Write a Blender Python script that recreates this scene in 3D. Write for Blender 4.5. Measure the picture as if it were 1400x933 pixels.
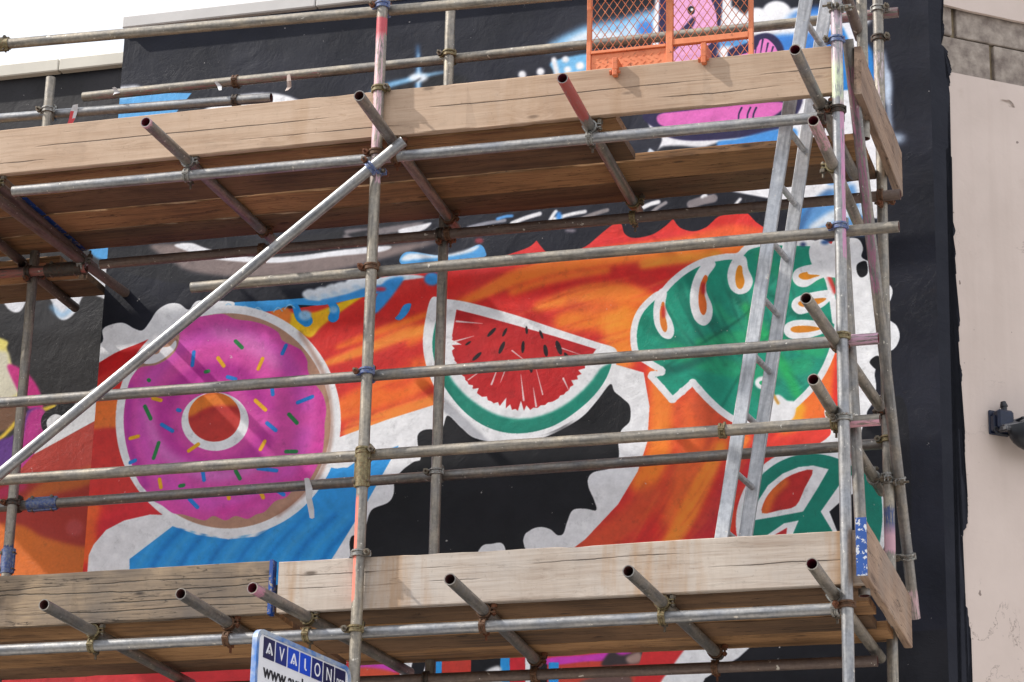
import bpy, bmesh, math, random
import numpy as np
from mathutils import Vector, Matrix
random.seed(7); np.random.seed(7)
scene = bpy.context.scene
for o in list(bpy.data.objects): bpy.data.objects.remove(o)

# ------------------------------------------------------------------ camera
CAM = np.array([0.0, 0.0, 1.6])
yaw, pitch, roll = [math.radians(a) for a in (16.47, 19.93, 1.405)]
FPX = 3824.0                                  # focal length in pixels of the 1400 px wide photograph
fw = np.array([-math.sin(yaw)*math.cos(pitch), math.cos(yaw)*math.cos(pitch), math.sin(pitch)])
rt = np.array([math.cos(yaw), math.sin(yaw), 0.0]); up = np.cross(rt, fw)
rt, up = math.cos(roll)*rt + math.sin(roll)*up, -math.sin(roll)*rt + math.cos(roll)*up
cd = bpy.data.cameras.new("camera"); cam = bpy.data.objects.new("camera", cd)
scene.collection.objects.link(cam)
cam.matrix_world = Matrix(((rt[0], up[0], -fw[0], CAM[0]), (rt[1], up[1], -fw[1], CAM[1]), (rt[2], up[2], -fw[2], CAM[2]), (0, 0, 0, 1)))
cd.sensor_width = 36.0; cd.lens = 36.0*FPX/1400.0; cd.clip_start = 0.1; cd.clip_end = 2000
scene.camera = cam

# ------------------------------------------------------------------ sky and sun
SUN_TRAVEL = Vector((1.0, 0.32, -1.0)).normalized()      # direction the light travels
to_sun = -SUN_TRAVEL
sun_el = math.asin(to_sun.z); sun_az = math.atan2(to_sun.x, to_sun.y)
w = bpy.data.worlds.new("World"); scene.world = w; w.use_nodes = True
nt = w.node_tree; nt.nodes.clear()
out = nt.nodes.new("ShaderNodeOutputWorld"); bg = nt.nodes.new("ShaderNodeBackground")
sky = nt.nodes.new("ShaderNodeTexSky"); sky.sky_type = 'NISHITA'; sky.sun_disc = False
sky.sun_elevation = sun_el; sky.sun_rotation = sun_az; sky.air_density = 1.0; sky.dust_density = 2.0
tc = nt.nodes.new("ShaderNodeTexCoord"); mp = nt.nodes.new("ShaderNodeMapping"); mp.inputs['Scale'].default_value = (1, 1, 2.2)
nz = nt.nodes.new("ShaderNodeTexNoise"); nz.inputs['Scale'].default_value = 2.2; nz.inputs['Detail'].default_value = 8
cr = nt.nodes.new("ShaderNodeValToRGB"); cr.color_ramp.elements[0].position = 0.24; cr.color_ramp.elements[1].position = 0.42
mx = nt.nodes.new("ShaderNodeMix"); mx.data_type = 'RGBA'
nz2 = nt.nodes.new("ShaderNodeTexNoise"); nz2.inputs['Scale'].default_value = 5; nz2.inputs['Detail'].default_value = 6
cc = nt.nodes.new("ShaderNodeValToRGB")
cc.color_ramp.elements[0].position = 0.3; cc.color_ramp.elements[0].color = (10.6, 11.1, 12.3, 1)
cc.color_ramp.elements[1].position = 0.7; cc.color_ramp.elements[1].color = (12.4, 12.8, 13.6, 1)
L = nt.links.new
L(tc.outputs['Generated'], mp.inputs[0]); L(mp.outputs[0], nz.inputs['Vector']); L(mp.outputs[0], nz2.inputs['Vector'])
L(nz.outputs['Fac'], cr.inputs[0]); L(nz2.outputs['Fac'], cc.inputs[0])
L(cr.outputs[0], mx.inputs['Factor']); L(sky.outputs[0], mx.inputs[6]); L(cc.outputs[0], mx.inputs[7])
L(mx.outputs[2], bg.inputs[0]); bg.inputs[1].default_value = 0.093
L(bg.outputs[0], out.inputs[0])
sd = bpy.data.lights.new("sun", 'SUN'); sd.energy = 4.3; sd.angle = math.radians(0.9); sd.color = (1.0, 0.955, 0.89)
so = bpy.data.objects.new("sun", sd); scene.collection.objects.link(so)
so.rotation_euler = (-to_sun).to_track_quat('-Z', 'Y').to_euler(); so.location = (-20, -8, 20)
scene.view_settings.view_transform = 'Standard'; scene.view_settings.look = 'None'
scene.view_settings.exposure = 0.21; scene.view_settings.gamma = 1.0

# ------------------------------------------------------------------ geometry of the place (metres)
YP = 10.60      # outer standards
YR = 10.655     # outer rails and ledgers, just behind the outer standards
YF = 10.545     # facade brace in front of them
YT = 10.628     # front face of the toe boards
YI = 11.505     # inner ledgers
YS = 11.56      # inner standards
YG = 11.615     # inner guard rails
YW = 11.95      # painted wall
YL = 12.35      # set-back wall on the left
XE = -1.52      # corner of the painted wall
XL = -5.66      # left end of the painted wall
R = 0.0242
def ray(x, y): return fw + (x-700)/FPX*rt - (y-466.5)/FPX*up
def P(x, y, Y): d = ray(x, y); return CAM + d*(Y-CAM[1])/d[1]
def PZ(x, y, z): d = ray(x, y); return CAM + d*(z-CAM[2])/d[2]
def PX(x, y, X): d = ray(x, y); return CAM + d*(X-CAM[0])/d[0]
def srgb(c):
    c = np.asarray(c, float)/255.0
    return np.where(c <= 0.04045, c/12.92, ((c+0.055)/1.055)**2.4)
def lin(*c): return tuple(float(v) for v in srgb(c)) + (1.0,)
C = scene.collection

# ------------------------------------------------------------------ object helpers
def tag(o, label=None, cat=None, group=None, kind=None):
    if label: o['label'] = label
    if cat: o['category'] = cat
    if group: o['group'] = group
    if kind: o['kind'] = kind
    return o
def empty(name, loc=(0, 0, 0)):
    o = bpy.data.objects.new(name, None); C.objects.link(o); o.location = loc; o.empty_display_size = 0.1
    return o
def link(name, me, mats, parent=None, M=None):
    o = bpy.data.objects.new(name, me); C.objects.link(o)
    if not isinstance(mats, (list, tuple)): mats = [mats]
    if len(me.materials) == 0:
        for m in mats: me.materials.append(m)
    else:
        for i, m in enumerate(mats):
            if me.materials[i] != m:
                o.material_slots[i].link = 'OBJECT'; o.material_slots[i].material = m
    if parent is not None: o.parent = parent
    if M is not None: o.matrix_local = M
    return o
def bm_mesh(name, bm, smooth=False, angle=None):
    bmesh.ops.recalc_face_normals(bm, faces=bm.faces)
    me = bpy.data.meshes.new(name); bm.to_mesh(me); bm.free()
    if smooth:
        for p in me.polygons: p.use_smooth = True
        if angle is not None:
            try: me.set_sharp_from_angle(angle=math.radians(angle))
            except Exception: pass
    return me
def bx(bm, lo, hi, bev=0.0):
    lo, hi = Vector(lo), Vector(hi)
    r = bmesh.ops.create_cube(bm, size=1.0)
    vs = r['verts']
    for v in vs: v.co = Vector(((v.co.x+.5)*(hi.x-lo.x)+lo.x, (v.co.y+.5)*(hi.y-lo.y)+lo.y, (v.co.z+.5)*(hi.z-lo.z)+lo.z))
    if bev:
        es = list({e for v in vs for e in v.link_edges})
        bmesh.ops.bevel(bm, geom=es, offset=bev, segments=1, affect='EDGES')
def frame(d):
    d = Vector(d).normalized()
    a = Vector((0, 0, 1)) if abs(d.z) < 0.9 else Vector((0, -1, 0))
    u = a.cross(d).normalized(); v = d.cross(u).normalized()
    return u, v, d
def cyl(bm, a, b, r, n=12, r2=None):
    a, b = Vector(a), Vector(b); u, v, d = frame(b-a); r2 = r if r2 is None else r2
    A = [bm.verts.new(a + r*(math.cos(t)*u + math.sin(t)*v)) for t in [2*math.pi*k/n for k in range(n)]]
    B = [bm.verts.new(b + r2*(math.cos(t)*u + math.sin(t)*v)) for t in [2*math.pi*k/n for k in range(n)]]
    for k in range(n): bm.faces.new((A[k], A[(k+1) % n], B[(k+1) % n], B[k]))
    bm.faces.new(A[::-1]); bm.faces.new(B)
def ring(bm, axis, c, w, ri, ro, n=28, a0=0.0, a1=2*math.pi):
    """a band of width w round an axis ('x' or 'z')"""
    c = Vector(c); full = abs(a1-a0-2*math.pi) < 1e-4; m = n if full else n+1
    ax = Vector((1, 0, 0)) if axis == 'x' else Vector((0, 0, 1))
    U = Vector((0, 1, 0)); V = Vector((0, 0, 1)) if axis == 'x' else Vector((1, 0, 0))
    rows = []
    for k in range(m):
        t = a0 + (a1-a0)*k/n; dd = math.cos(t)*U + math.sin(t)*V
        rows.append([bm.verts.new(c + dd*rr + ax*s) for rr, s in ((ri, -w/2), (ro-0.0015, -w/2), (ro, -w/2+.0015), (ro, w/2-.0015), (ro-.0015, w/2), (ri, w/2))])
    for k in range(m if full else m-1):
        p, q = rows[k], rows[(k+1) % m]
        for j in range(6): bm.faces.new((p[j], p[(j+1) % 6], q[(j+1) % 6], q[j]))
    if not full: bm.faces.new(rows[0]); bm.faces.new(rows[-1][::-1])
def hexnut(bm, a, b, r): cyl(bm, a, b, r, n=6)

# ------------------------------------------------------------------ materials
def newmat(name):
    m = bpy.data.materials.new(name); m.use_nodes = True
    n = m.node_tree; b = n.nodes['Principled BSDF']
    return m, n, b
def nd(n, t, **kw):
    x = n.nodes.new(t)
    for k, v in kw.items():
        if k in x.inputs: x.inputs[k].default_value = v
        else: setattr(x, k, v)
    return x
def mixc(n, f, a, b, mode='MIX'):
    x = n.nodes.new("ShaderNodeMix"); x.data_type = 'RGBA'; x.blend_type = mode
    for s, v in ((x.inputs['Factor'], f), (x.inputs[6], a), (x.inputs[7], b)):
        if hasattr(v, 'links') or hasattr(v, 'is_linked'): n.links.new(v, s)
        else: s.default_value = v
    return x.outputs[2]
def ramp(n, src, stops):
    x = n.nodes.new("ShaderNodeValToRGB"); e = x.color_ramp.elements
    while len(e) > 1: e.remove(e[-1])
    e[0].position = stops[0][0]; e[0].color = stops[0][1] if isinstance(stops[0][1], tuple) else (stops[0][1],)*3+(1,)
    for p, c in stops[1:]:
        k = e.new(p); k.color = c if isinstance(c, tuple) else (c,)*3+(1,)
    n.links.new(src, x.inputs[0]); return x.outputs[0]
def coords(n, scale=(1, 1, 1), rnd=7.0):
    tc = n.nodes.new("ShaderNodeTexCoord"); oi = n.nodes.new("ShaderNodeObjectInfo")
    ml = n.nodes.new("ShaderNodeMath"); ml.operation = 'MULTIPLY'; ml.inputs[1].default_value = rnd
    n.links.new(oi.outputs['Random'], ml.inputs[0])
    va = n.nodes.new("ShaderNodeVectorMath"); va.operation = 'ADD'
    n.links.new(tc.outputs['Object'], va.inputs[0]); n.links.new(ml.outputs[0], va.inputs[1])
    mp = n.nodes.new("ShaderNodeMapping"); mp.inputs['Scale'].default_value = scale
    n.links.new(va.outputs[0], mp.inputs[0]); return mp.outputs[0]
def noise(n, vec, scale, detail=5, rough=0.55, dist=0.0):
    x = nd(n, "ShaderNodeTexNoise"); x.inputs['Scale'].default_value = scale; x.inputs['Detail'].default_value = detail
    x.inputs['Roughness'].default_value = rough; x.inputs['Distortion'].default_value = dist
    n.links.new(vec, x.inputs['Vector']); return x.outputs['Fac']
def bump(n, b, h, strength, dist, prev=None):
    x = n.nodes.new("ShaderNodeBump"); x.inputs['Strength'].default_value = strength; x.inputs['Distance'].default_value = dist
    n.links.new(h, x.inputs['Height'])
    if prev is not None: n.links.new(prev, x.inputs['Normal'])
    n.links.new(x.outputs[0], b.inputs['Normal']); return x.outputs[0]

def tube_material(name, base, dark, warm, rust=0.35, rough=(0.38, 0.62), metal=0.55, paint=True):
    m, n, b = newmat(name); lk = n.links.new
    v = coords(n, (1, 1, 1)); vs = coords(n, (9, 9, 0.9))       # tubes lie along local z
    a = noise(n, v, 9, 6, .62); s = noise(n, vs, 7, 6, .6); f = noise(n, v, 60, 3, .6)
    c = mixc(n, ramp(n, a, [(.35, 0.), (.68, 1.)]), base, warm)
    c = mixc(n, ramp(n, s, [(.46, 0.), (.7, .75)]), c, dark)
    c = mixc(n, ramp(n, f, [(.35, .35), (.6, 0.)]), c, dark)
    r1 = noise(n, v, 22, 8, .7)
    c = mixc(n, ramp(n, r1, [(.66-.10*rust, 0.), (.74, .9*min(1, rust*2))]), c, lin(104, 66, 42))
    sp = noise(n, v, 45, 2, .5)
    c = mixc(n, ramp(n, sp, [(.70, 0.), (.73, .8)]), c, lin(214, 208, 196))
    at = n.nodes.new("ShaderNodeAttribute"); at.attribute_name = "paint"
    # painted bands: colour from the attribute, worn through by noise
    w1 = noise(n, vs, 16, 6, .7)
    mt = n.nodes.new("ShaderNodeMath"); mt.operation = 'ADD'; lk(at.outputs['Alpha'], mt.inputs[0]); lk(w1, mt.inputs[1])
    pf = ramp(n, mt.outputs[0], [(.92, 0.), (1.0, 1.)])
    mn = n.nodes.new("ShaderNodeMath"); mn.operation = 'MULTIPLY'; lk(pf, mn.inputs[0]); mn.inputs[1].default_value = .93 if paint else 0.0
    c = mixc(n, mn.outputs[0], c, at.outputs['Color'])
    lk(c, b.inputs['Base Color'])
    mm = n.nodes.new("ShaderNodeMath"); mm.operation = 'MULTIPLY_ADD'; lk(pf, mm.inputs[0]); mm.inputs[1].default_value = -metal if paint else 0.0; mm.inputs[2].default_value = metal
    lk(mm.outputs[0], b.inputs['Metallic'])
    mr = n.nodes.new("ShaderNodeMapRange"); lk(a, mr.inputs[0]); mr.inputs[3].default_value = rough[0]; mr.inputs[4].default_value = rough[1]
    lk(mr.outputs[0], b.inputs['Roughness'])
    h = mixc(n, .5, a, f); bump(n, b, r1, .25, .004, bump(n, b, h, .4, .002))
    return m
M_TUBE = tube_material("galvanised_tube", lin(134, 133, 132), lin(78, 76, 75), lin(158, 148, 134), metal=.65)
M_TUBEW = tube_material("galvanised_tube_warm", lin(142, 137, 130), lin(84, 80, 76), lin(172, 161, 143), rust=.3, metal=.6)
M_TUBEB = tube_material("galvanised_tube_bright", lin(152, 153, 156), lin(92, 93, 96), lin(172, 168, 162), rust=.15, rough=(.32, .5), metal=.65)
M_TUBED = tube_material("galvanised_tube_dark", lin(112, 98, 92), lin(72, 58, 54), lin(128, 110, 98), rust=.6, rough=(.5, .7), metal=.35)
def simple(name, col, rough=.6, metal=0., var=.25, sc=30, dark=None, bmp=.3, rust=0.):
    m, n, b = newmat(name); v = coords(n)
    a = noise(n, v, sc, 6, .6)
    d = dark or tuple(x*(1-var) for x in col[:3])+(1,)
    c = mixc(n, ramp(n, a, [(.35, 0.), (.65, 1.)]), d, col)
    if rust:
        r = noise(n, v, sc*1.7, 6, .7); c = mixc(n, ramp(n, r, [(.62-.2*rust, 0.), (.70, 1.)]), c, lin(104, 60, 34))
    n.links.new(c, b.inputs['Base Color']); b.inputs['Roughness'].default_value = rough; b.inputs['Metallic'].default_value = metal
    if bmp: bump(n, b, a, bmp, .002)
    return m
M_CG = simple("coupler_zinc", lin(158, 156, 150), .45, .6, .45, 60, rust=.35)
M_CY = simple("coupler_brass_passivated", lin(142, 130, 94), .5, .4, .55, 70, rust=.7)
M_CR = simple("coupler_rusty", lin(112, 84, 62), .75, .2, .55, 60, rust=.8)
M_CB = simple("coupler_blue_paint", lin(44, 74, 136), .5, .15, .35, 90, dark=lin(120, 128, 142), rust=.35)
M_CD = simple("coupler_dark", lin(82, 74, 66), .65, .3, .5, 60, rust=.5)
M_RUST = simple("rusty_steel", lin(120, 72, 44), .8, .15, .5, 80, rust=.6)
M_BOLT = simple("bolt_steel", lin(120, 112, 98), .5, .6, .4, 90, rust=.5)
M_BORE = simple("tube_bore", lin(110, 66, 62), .8, .1, .3, 60)
M_BOREP = simple("tube_bore_pink", lin(128, 44, 62), .8, .0, .3, 60)

def wood_material(name, light, mid, dark, grey=None, greyamt=0., crack=.5, knots=.6, splits=(), xtint=None, stain=0.):
    """boards lie along local x"""
    m, n, b = newmat(name); lk = n.links.new
    v = coords(n, (1, 1, 1), 23.); vg = coords(n, (1.0, 26, 26), 23.); vk = coords(n, (2.2, 6.5, 6.5), 23.)
    # knots distort the grain round them
    vo = n.nodes.new("ShaderNodeTexVoronoi"); vo.inputs['Scale'].default_value = 1.3; lk(vk, vo.inputs['Vector'])
    k = ramp(n, vo.outputs['Distance'], [(.045, 1.), (.10, .0)])
    halo = ramp(n, vo.outputs['Distance'], [(.05, 1.), (.32, .0)])
    va = n.nodes.new("ShaderNodeVectorMath"); va.operation = 'MULTIPLY_ADD'
    lk(halo, va.inputs[0]); va.inputs[1].default_value = (0.0, .7, .7); lk(vg, va.inputs[2])
    g1 = noise(n, va.outputs[0], 1.1, 8, .62, .35); g2 = noise(n, va.outputs[0], 4.2, 5, .6); bl = noise(n, v, 1.6, 4, .6)
    c = mixc(n, ramp(n, g1, [(.32, 0.), (.62, 1.)]), dark, mid)
    c = mixc(n, ramp(n, bl, [(.38, 0.), (.62, 1.)]), c, mixc(n, ramp(n, g2, [(.3, 0.), (.7, 1.)]), mid, light))
    if grey:
        gn = noise(n, v, 2.3, 6, .65)
        c = mixc(n, ramp(n, gn, [(.62-.3*greyamt, 0.), (.72, min(1., greyamt*1.4))]), c, grey)
    c = mixc(n, ramp(n, g2, [(.30, .55), (.46, 0.)]), c, dark)
    vc = coords(n, (.55, 9, 9), 31.); cn = noise(n, vc, 1.7, 6, .55)
    ck = ramp(n, cn, [(.4965, 0.), (.499, 1.), (.501, 1.), (.5035, 0.)])
    cm = n.nodes.new("ShaderNodeMath"); cm.operation = 'MULTIPLY'; lk(ck, cm.inputs[0]); cm.inputs[1].default_value = crack
    c = mixc(n, cm.outputs[0], c, tuple(x*.22 for x in dark[:3])+(1,))
    if splits:
        tc = n.nodes.new("ShaderNodeTexCoord"); sx = n.nodes.new("ShaderNodeSeparateXYZ"); lk(tc.outputs['Object'], sx.inputs[0])
        for i, (zc, amp, wid, freq, cut) in enumerate(splits):
            mp2 = n.nodes.new("ShaderNodeMapping"); mp2.inputs['Scale'].default_value = (freq, 0, 0); mp2.inputs['Location'].default_value = (i*3.7, i*1.3, 0); lk(tc.outputs['Object'], mp2.inputs[0])
            wv = noise(n, mp2.outputs[0], 1.0, 7, .6)
            a1 = n.nodes.new("ShaderNodeMath"); a1.operation = 'MULTIPLY_ADD'; lk(wv, a1.inputs[0]); a1.inputs[1].default_value = amp; a1.inputs[2].default_value = zc-amp*.5
            a2 = n.nodes.new("ShaderNodeMath"); a2.operation = 'SUBTRACT'; lk(sx.outputs['Z'], a2.inputs[0]); lk(a1.outputs[0], a2.inputs[1])
            a3 = n.nodes.new("ShaderNodeMath"); a3.operation = 'ABSOLUTE'; lk(a2.outputs[0], a3.inputs[0])
            mp3 = n.nodes.new("ShaderNodeMapping"); mp3.inputs['Scale'].default_value = (1.1, .0, .0); mp3.inputs['Location'].default_value = (i*9.1+4, i*2.2, 1); lk(tc.outputs['Object'], mp3.inputs[0])
            on = noise(n, mp3.outputs[0], 1.0, 4, .6); onr = ramp(n, on, [(cut, 0.), (cut+.08, 1.)])
            wr = ramp(n, a3.outputs[0], [(wid*.4, 1.), (wid, 0.)])
            a4 = n.nodes.new("ShaderNodeMath"); a4.operation = 'MULTIPLY'; lk(onr, a4.inputs[0]); lk(wr, a4.inputs[1])
            c = mixc(n, a4.outputs[0], c, tuple(x*.20 for x in dark[:3])+(1,))
            a5 = n.nodes.new("ShaderNodeMath"); a5.operation = 'MAXIMUM'; lk(cm.outputs[0], a5.inputs[0]); lk(a4.outputs[0], a5.inputs[1]); cm = a5
    if stain:
        st_ = noise(n, coords(n, (3.2, 1, .35), 31.), 1.6, 5, .6); sf = ramp(n, st_, [(.56, 0.), (.68, stain)])
        c = mixc(n, sf, c, lin(168, 132, 96))
        s2_ = noise(n, coords(n, (1.2, 3, 3), 17.), 3.0, 6, .65); c = mixc(n, ramp(n, s2_, [(.60, 0.), (.74, stain*.8)]), c, lin(124, 104, 88))
        sawn = noise(n, coords(n, (70, 8, 8), 17.), 1.0, 3, .6); c = mixc(n, ramp(n, sawn, [(.35, stain*.16), (.5, 0.)]), c, dark)
    if xtint:  # greyer tint multiplied in towards the far end of the board's length
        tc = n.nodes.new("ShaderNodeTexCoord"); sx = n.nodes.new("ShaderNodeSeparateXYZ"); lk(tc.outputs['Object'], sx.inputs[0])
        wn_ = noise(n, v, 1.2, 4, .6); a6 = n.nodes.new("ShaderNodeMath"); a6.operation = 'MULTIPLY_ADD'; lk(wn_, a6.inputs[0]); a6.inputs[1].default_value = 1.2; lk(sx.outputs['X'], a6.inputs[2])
        mr = n.nodes.new("ShaderNodeMapRange"); lk(a6.outputs[0], mr.inputs[0]); mr.inputs[1].default_value = xtint[0]; mr.inputs[2].default_value = xtint[1]; mr.inputs[4].default_value = xtint[3]
        c = mixc(n, mr.outputs[0], c, xtint[2], 'MULTIPLY')
    km = n.nodes.new("ShaderNodeMath"); km.operation = 'MULTIPLY'; lk(k, km.inputs[0]); km.inputs[1].default_value = knots
    c = mixc(n, km.outputs[0], c, tuple(x*.45 for x in dark[:3])+(1,))
    fs = noise(n, v, 55, 3, .7); c = mixc(n, ramp(n, fs, [(.62, 0.), (.75, .35)]), c, tuple(x*.5 for x in dark[:3])+(1,))
    lk(c, b.inputs['Base Color']); b.inputs['Roughness'].default_value = .82
    p = bump(n, b, g2, .35, .0035); iv = ramp(n, cm.outputs[0], [(0., 1.), (1., 0.)]); bump(n, b, iv, .8, .006, p)
    return m
W_PALE = wood_material("board_pale", lin(203, 178, 154), lin(193, 165, 140), lin(166, 136, 110), crack=.0, knots=.8, splits=((.118, .030, .0022, .8, .42), (.052, .04, .0014, 1.1, .5), (.178, .03, .0012, .7, .54)), xtint=(3.4, 6.6, lin(212, 206, 200), .8), stain=.38)
W_SAWN = wood_material("board_sawn", lin(200, 188, 174), lin(188, 174, 160), lin(154, 136, 120), grey=lin(178, 172, 166), greyamt=.4, crack=.15, knots=1., splits=((.10, .04, .0010, 1.3, .52), (.16, .05, .0009, 1.0, .5)), stain=.75)
W_OLD = wood_material("board_weathered", lin(186, 160, 126), lin(144, 122, 98), lin(82, 68, 56), grey=lin(88, 82, 78), greyamt=1.0, crack=.9, knots=1., splits=((.13, .09, .0034, .9, .38), (.08, .10, .0028, .7, .42), (.17, .06, .0030, 1.2, .42), (.045, .05, .0022, 1.1, .46)))
W_DECK = wood_material("board_deck", lin(178, 136, 92), lin(146, 108, 70), lin(80, 56, 36), crack=1., knots=.8)
W_DECKB = wood_material("board_deck_dark", lin(130, 98, 70), lin(102, 76, 52), lin(58, 42, 30), crack=1., knots=.8)
W_END = wood_material("board_end_return", lin(178, 150, 126), lin(150, 124, 104), lin(104, 82, 68), grey=lin(138, 128, 120), greyamt=.5, crack=.7)

# ------------------------------------------------------------------ the mural: flat paint, drawn shape by shape in wall metres
class Paint:
    """a sheet of paint on the wall plane Y=plane; shapes are given at the place where they stand on that wall"""
    def __init__(s, x0, x1, z0, z1, plane, res=0.0025, base=(14, 16, 28)):
        s.x0, s.x1, s.z0, s.z1, s.plane, s.res = x0, x1, z0, z1, plane, res
        s.W, s.H = int((x1-x0)/res), int((z1-z0)/res)
        s.a = np.ones((s.H, s.W, 3), np.float32)*np.array(base, np.float32)
    def w(s, pts):
        o = []
        for x, y in pts:
            q = P(x, y, s.plane); o.append(((q[0]-s.x0)/s.res, (q[2]-s.z0)/s.res))
        return np.array(o)
    def mask(s, poly, blur=0.0):
        """poly in sheet pixels -> (y0, y1, x0, x1, coverage)"""
        pad = int(blur*2.5)+3
        x0 = max(0, int(poly[:, 0].min())-pad); x1 = min(s.W, int(poly[:, 0].max())+pad+1)
        y0 = max(0, int(poly[:, 1].min())-pad); y1 = min(s.H, int(poly[:, 1].max())+pad+1)
        if x1 <= x0 or y1 <= y0: return None
        S = 2 if blur < 2 else 1
        hh, ww = (y1-y0)*S, (x1-x0)*S
        q = (poly-[x0, y0])*S
        acc = np.zeros((hh, ww+1), np.int32)
        nq = len(q)
        for i in range(nq):
            (ax, ay), (bx_, by) = q[i], q[(i+1) % nq]
            if ay == by: continue
            if ay > by: ax, ay, bx_, by = bx_, by, ax, ay
            r0, r1 = max(0, math.ceil(ay-.5)), min(hh, math.ceil(by-.5))
            if r1 <= r0: continue
            rr = np.arange(r0, r1); xs = ax+(rr+.5-ay)*(bx_-ax)/(by-ay)
            np.add.at(acc, (rr, np.clip(np.ceil(xs-.5), 0, ww).astype(int)), 1)
        m = (np.cumsum(acc, 1)[:, :ww] & 1).astype(np.float32)
        if S == 2: m = m.reshape(hh//2, 2, ww//2, 2).mean((1, 3))
        if blur > 1.2: m = blur2(m, blur*.75)
        return y0, y1, x0, x1, m
    def put(s, mk, col, alpha=1.0, clip=None):
        if mk is None: return
        y0, y1, x0, x1, m = mk; m = m*alpha
        if clip is not None: m = m*clip[y0:y1, x0:x1]
        a = s.a[y0:y1, x0:x1]; a += (np.array(col, np.float32)-a)*m[..., None]
    def full(s, mk):
        f = np.zeros((s.H, s.W), np.float32)
        if mk is not None: f[mk[0]:mk[1], mk[2]:mk[3]] = mk[4]
        return f
    def shape(s, pts, col, blur=.8, alpha=1., clip=None, sm=True, closed=True):
        p = s.w(pts)
        if sm: p = smooth(p, True)
        s.put(s.mask(p, blur), col, alpha, clip)
    def line(s, pts, wid, col, blur=.8, alpha=1., clip=None, sm=True, closed=False, taper=None):
        """wid in photograph pixels at the wall (1 = 3.2 mm)"""
        p = s.w(pts)
        if sm: p = smooth(p, closed)
        if closed: p = np.vstack([p, p[:2]])
        k = 0.0032/s.res/2
        n = len(p); ws = np.full(n, wid*k) if np.isscalar(wid) else np.interp(np.linspace(0, 1, n), np.linspace(0, 1, len(wid)), wid)*k
        t = np.gradient(p, axis=0); t /= np.maximum(np.hypot(t[:, 0], t[:, 1]), 1e-6)[:, None]
        nn = np.stack([-t[:, 1], t[:, 0]], 1)
        if closed:
            A, B = p+nn*ws[:, None], p-nn*ws[:, None]
            tot = None
            m1, m2 = s.mask(A, 0), s.mask(B, 0)
            f = np.abs(s.full(m1)-s.full(m2)); ys = slice(min(m1[0], m2[0]), max(m1[1], m2[1])); xs = slice(min(m1[2], m2[2]), max(m1[3], m2[3]))
            g = f[ys, xs]; g = blur2(g, blur*.75) if blur > 1.2 else g
            s.put((ys.start, ys.stop, xs.start, xs.stop, g), col, alpha, clip); return
        # round caps
        def cap(c, d, r):
            a0 = math.atan2(d[1], d[0]); return [c + r*np.array([math.cos(a0+u), math.sin(a0+u)]) for u in np.linspace(-1.2, 1.2, 6)]
        poly = np.vstack([p-nn*ws[:, None], np.array(cap(p[-1], t[-1], ws[-1])), (p+nn*ws[:, None])[::-1], np.array(cap(p[0], -t[0], ws[0]))])
        s.put(s.mask(poly, blur), col, alpha, clip)
    def dot(s, x, y, rx, ry, col, blur=.8, alpha=1., clip=None, rot=0.):
        c, d = math.cos(rot), math.sin(rot)
        s.shape([(x+rx*math.cos(t)*c-ry*math.sin(t)*d, y+rx*math.cos(t)*d+ry*math.sin(t)*c) for t in np.linspace(0, 2*math.pi, 40)[:-1]], col, blur, alpha, clip, sm=False)
    def image(s, name):
        im = bpy.data.images.new(name, s.W, s.H, alpha=False, float_buffer=False)
        px = np.ones((s.H, s.W, 4), np.float32); px[..., :3] = np.clip(s.a/255., 0, 1)
        im.pixels.foreach_set(px.ravel()); im.update()
        try: im.pack()
        except Exception: pass
        return im
def blur2(m, r):
    r = max(1, int(round(r)))
    for _ in range(2):
        for ax in (0, 1):
            p = np.pad(m, [(r+1, r) if k == ax else (0, 0) for k in (0, 1)], mode='edge'); c = np.cumsum(p, ax, dtype=np.float64)
            m = ((c[2*r+1:] - c[:-2*r-1]) if ax == 0 else (c[:, 2*r+1:] - c[:, :-2*r-1])).astype(np.float32)/(2*r+1)
    return m
def smooth(p, closed, sub=6):
    n = len(p); o = []
    for i in range(n if closed else n-1):
        a, b, c, d = (p[(i-1) % n], p[i], p[(i+1) % n], p[(i+2) % n]) if closed else (p[max(i-1, 0)], p[i], p[i+1], p[min(i+2, n-1)])
        for k in range(sub):
            t = k/sub; o.append(.5*((2*b)+(-a+c)*t+(2*a-5*b+4*c-d)*t*t+(-a+3*b-3*c+d)*t**3))
    if not closed: o.append(p[-1])
    return np.array(o)
WHITE = (243, 243, 245); RED = (204, 46, 40); DRED = (186, 30, 30); ORG = (240, 124, 42); LORG = (248, 148, 58); YEL = (250, 202, 20)
GRN = (30, 154, 126); LGRN = (36, 172, 108); DGRN = (14, 112, 92); BLK = (18, 18, 23); PINK = (214, 72, 174); LPINK = (232, 128, 202); MAG = (190, 40, 140)
BEI = (186, 142, 118); BLU = (44, 156, 232); LBLU = (130, 190, 238); NAVY = (40, 34, 74); RUST = (206, 84, 44)

A = Paint(XL, XE, 3.4, 8.0, YW)
# dark ground with mottled overpainting
g = np.random.rand(A.H//60+2, A.W//60+2).astype(np.float32); g = blur2(np.kron(g, np.ones((60, 60), np.float32))[:A.H, :A.W], 40)
A.a += ((g-.5)*34+4)[..., None]*np.array([1, .97, 1.0])
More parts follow.
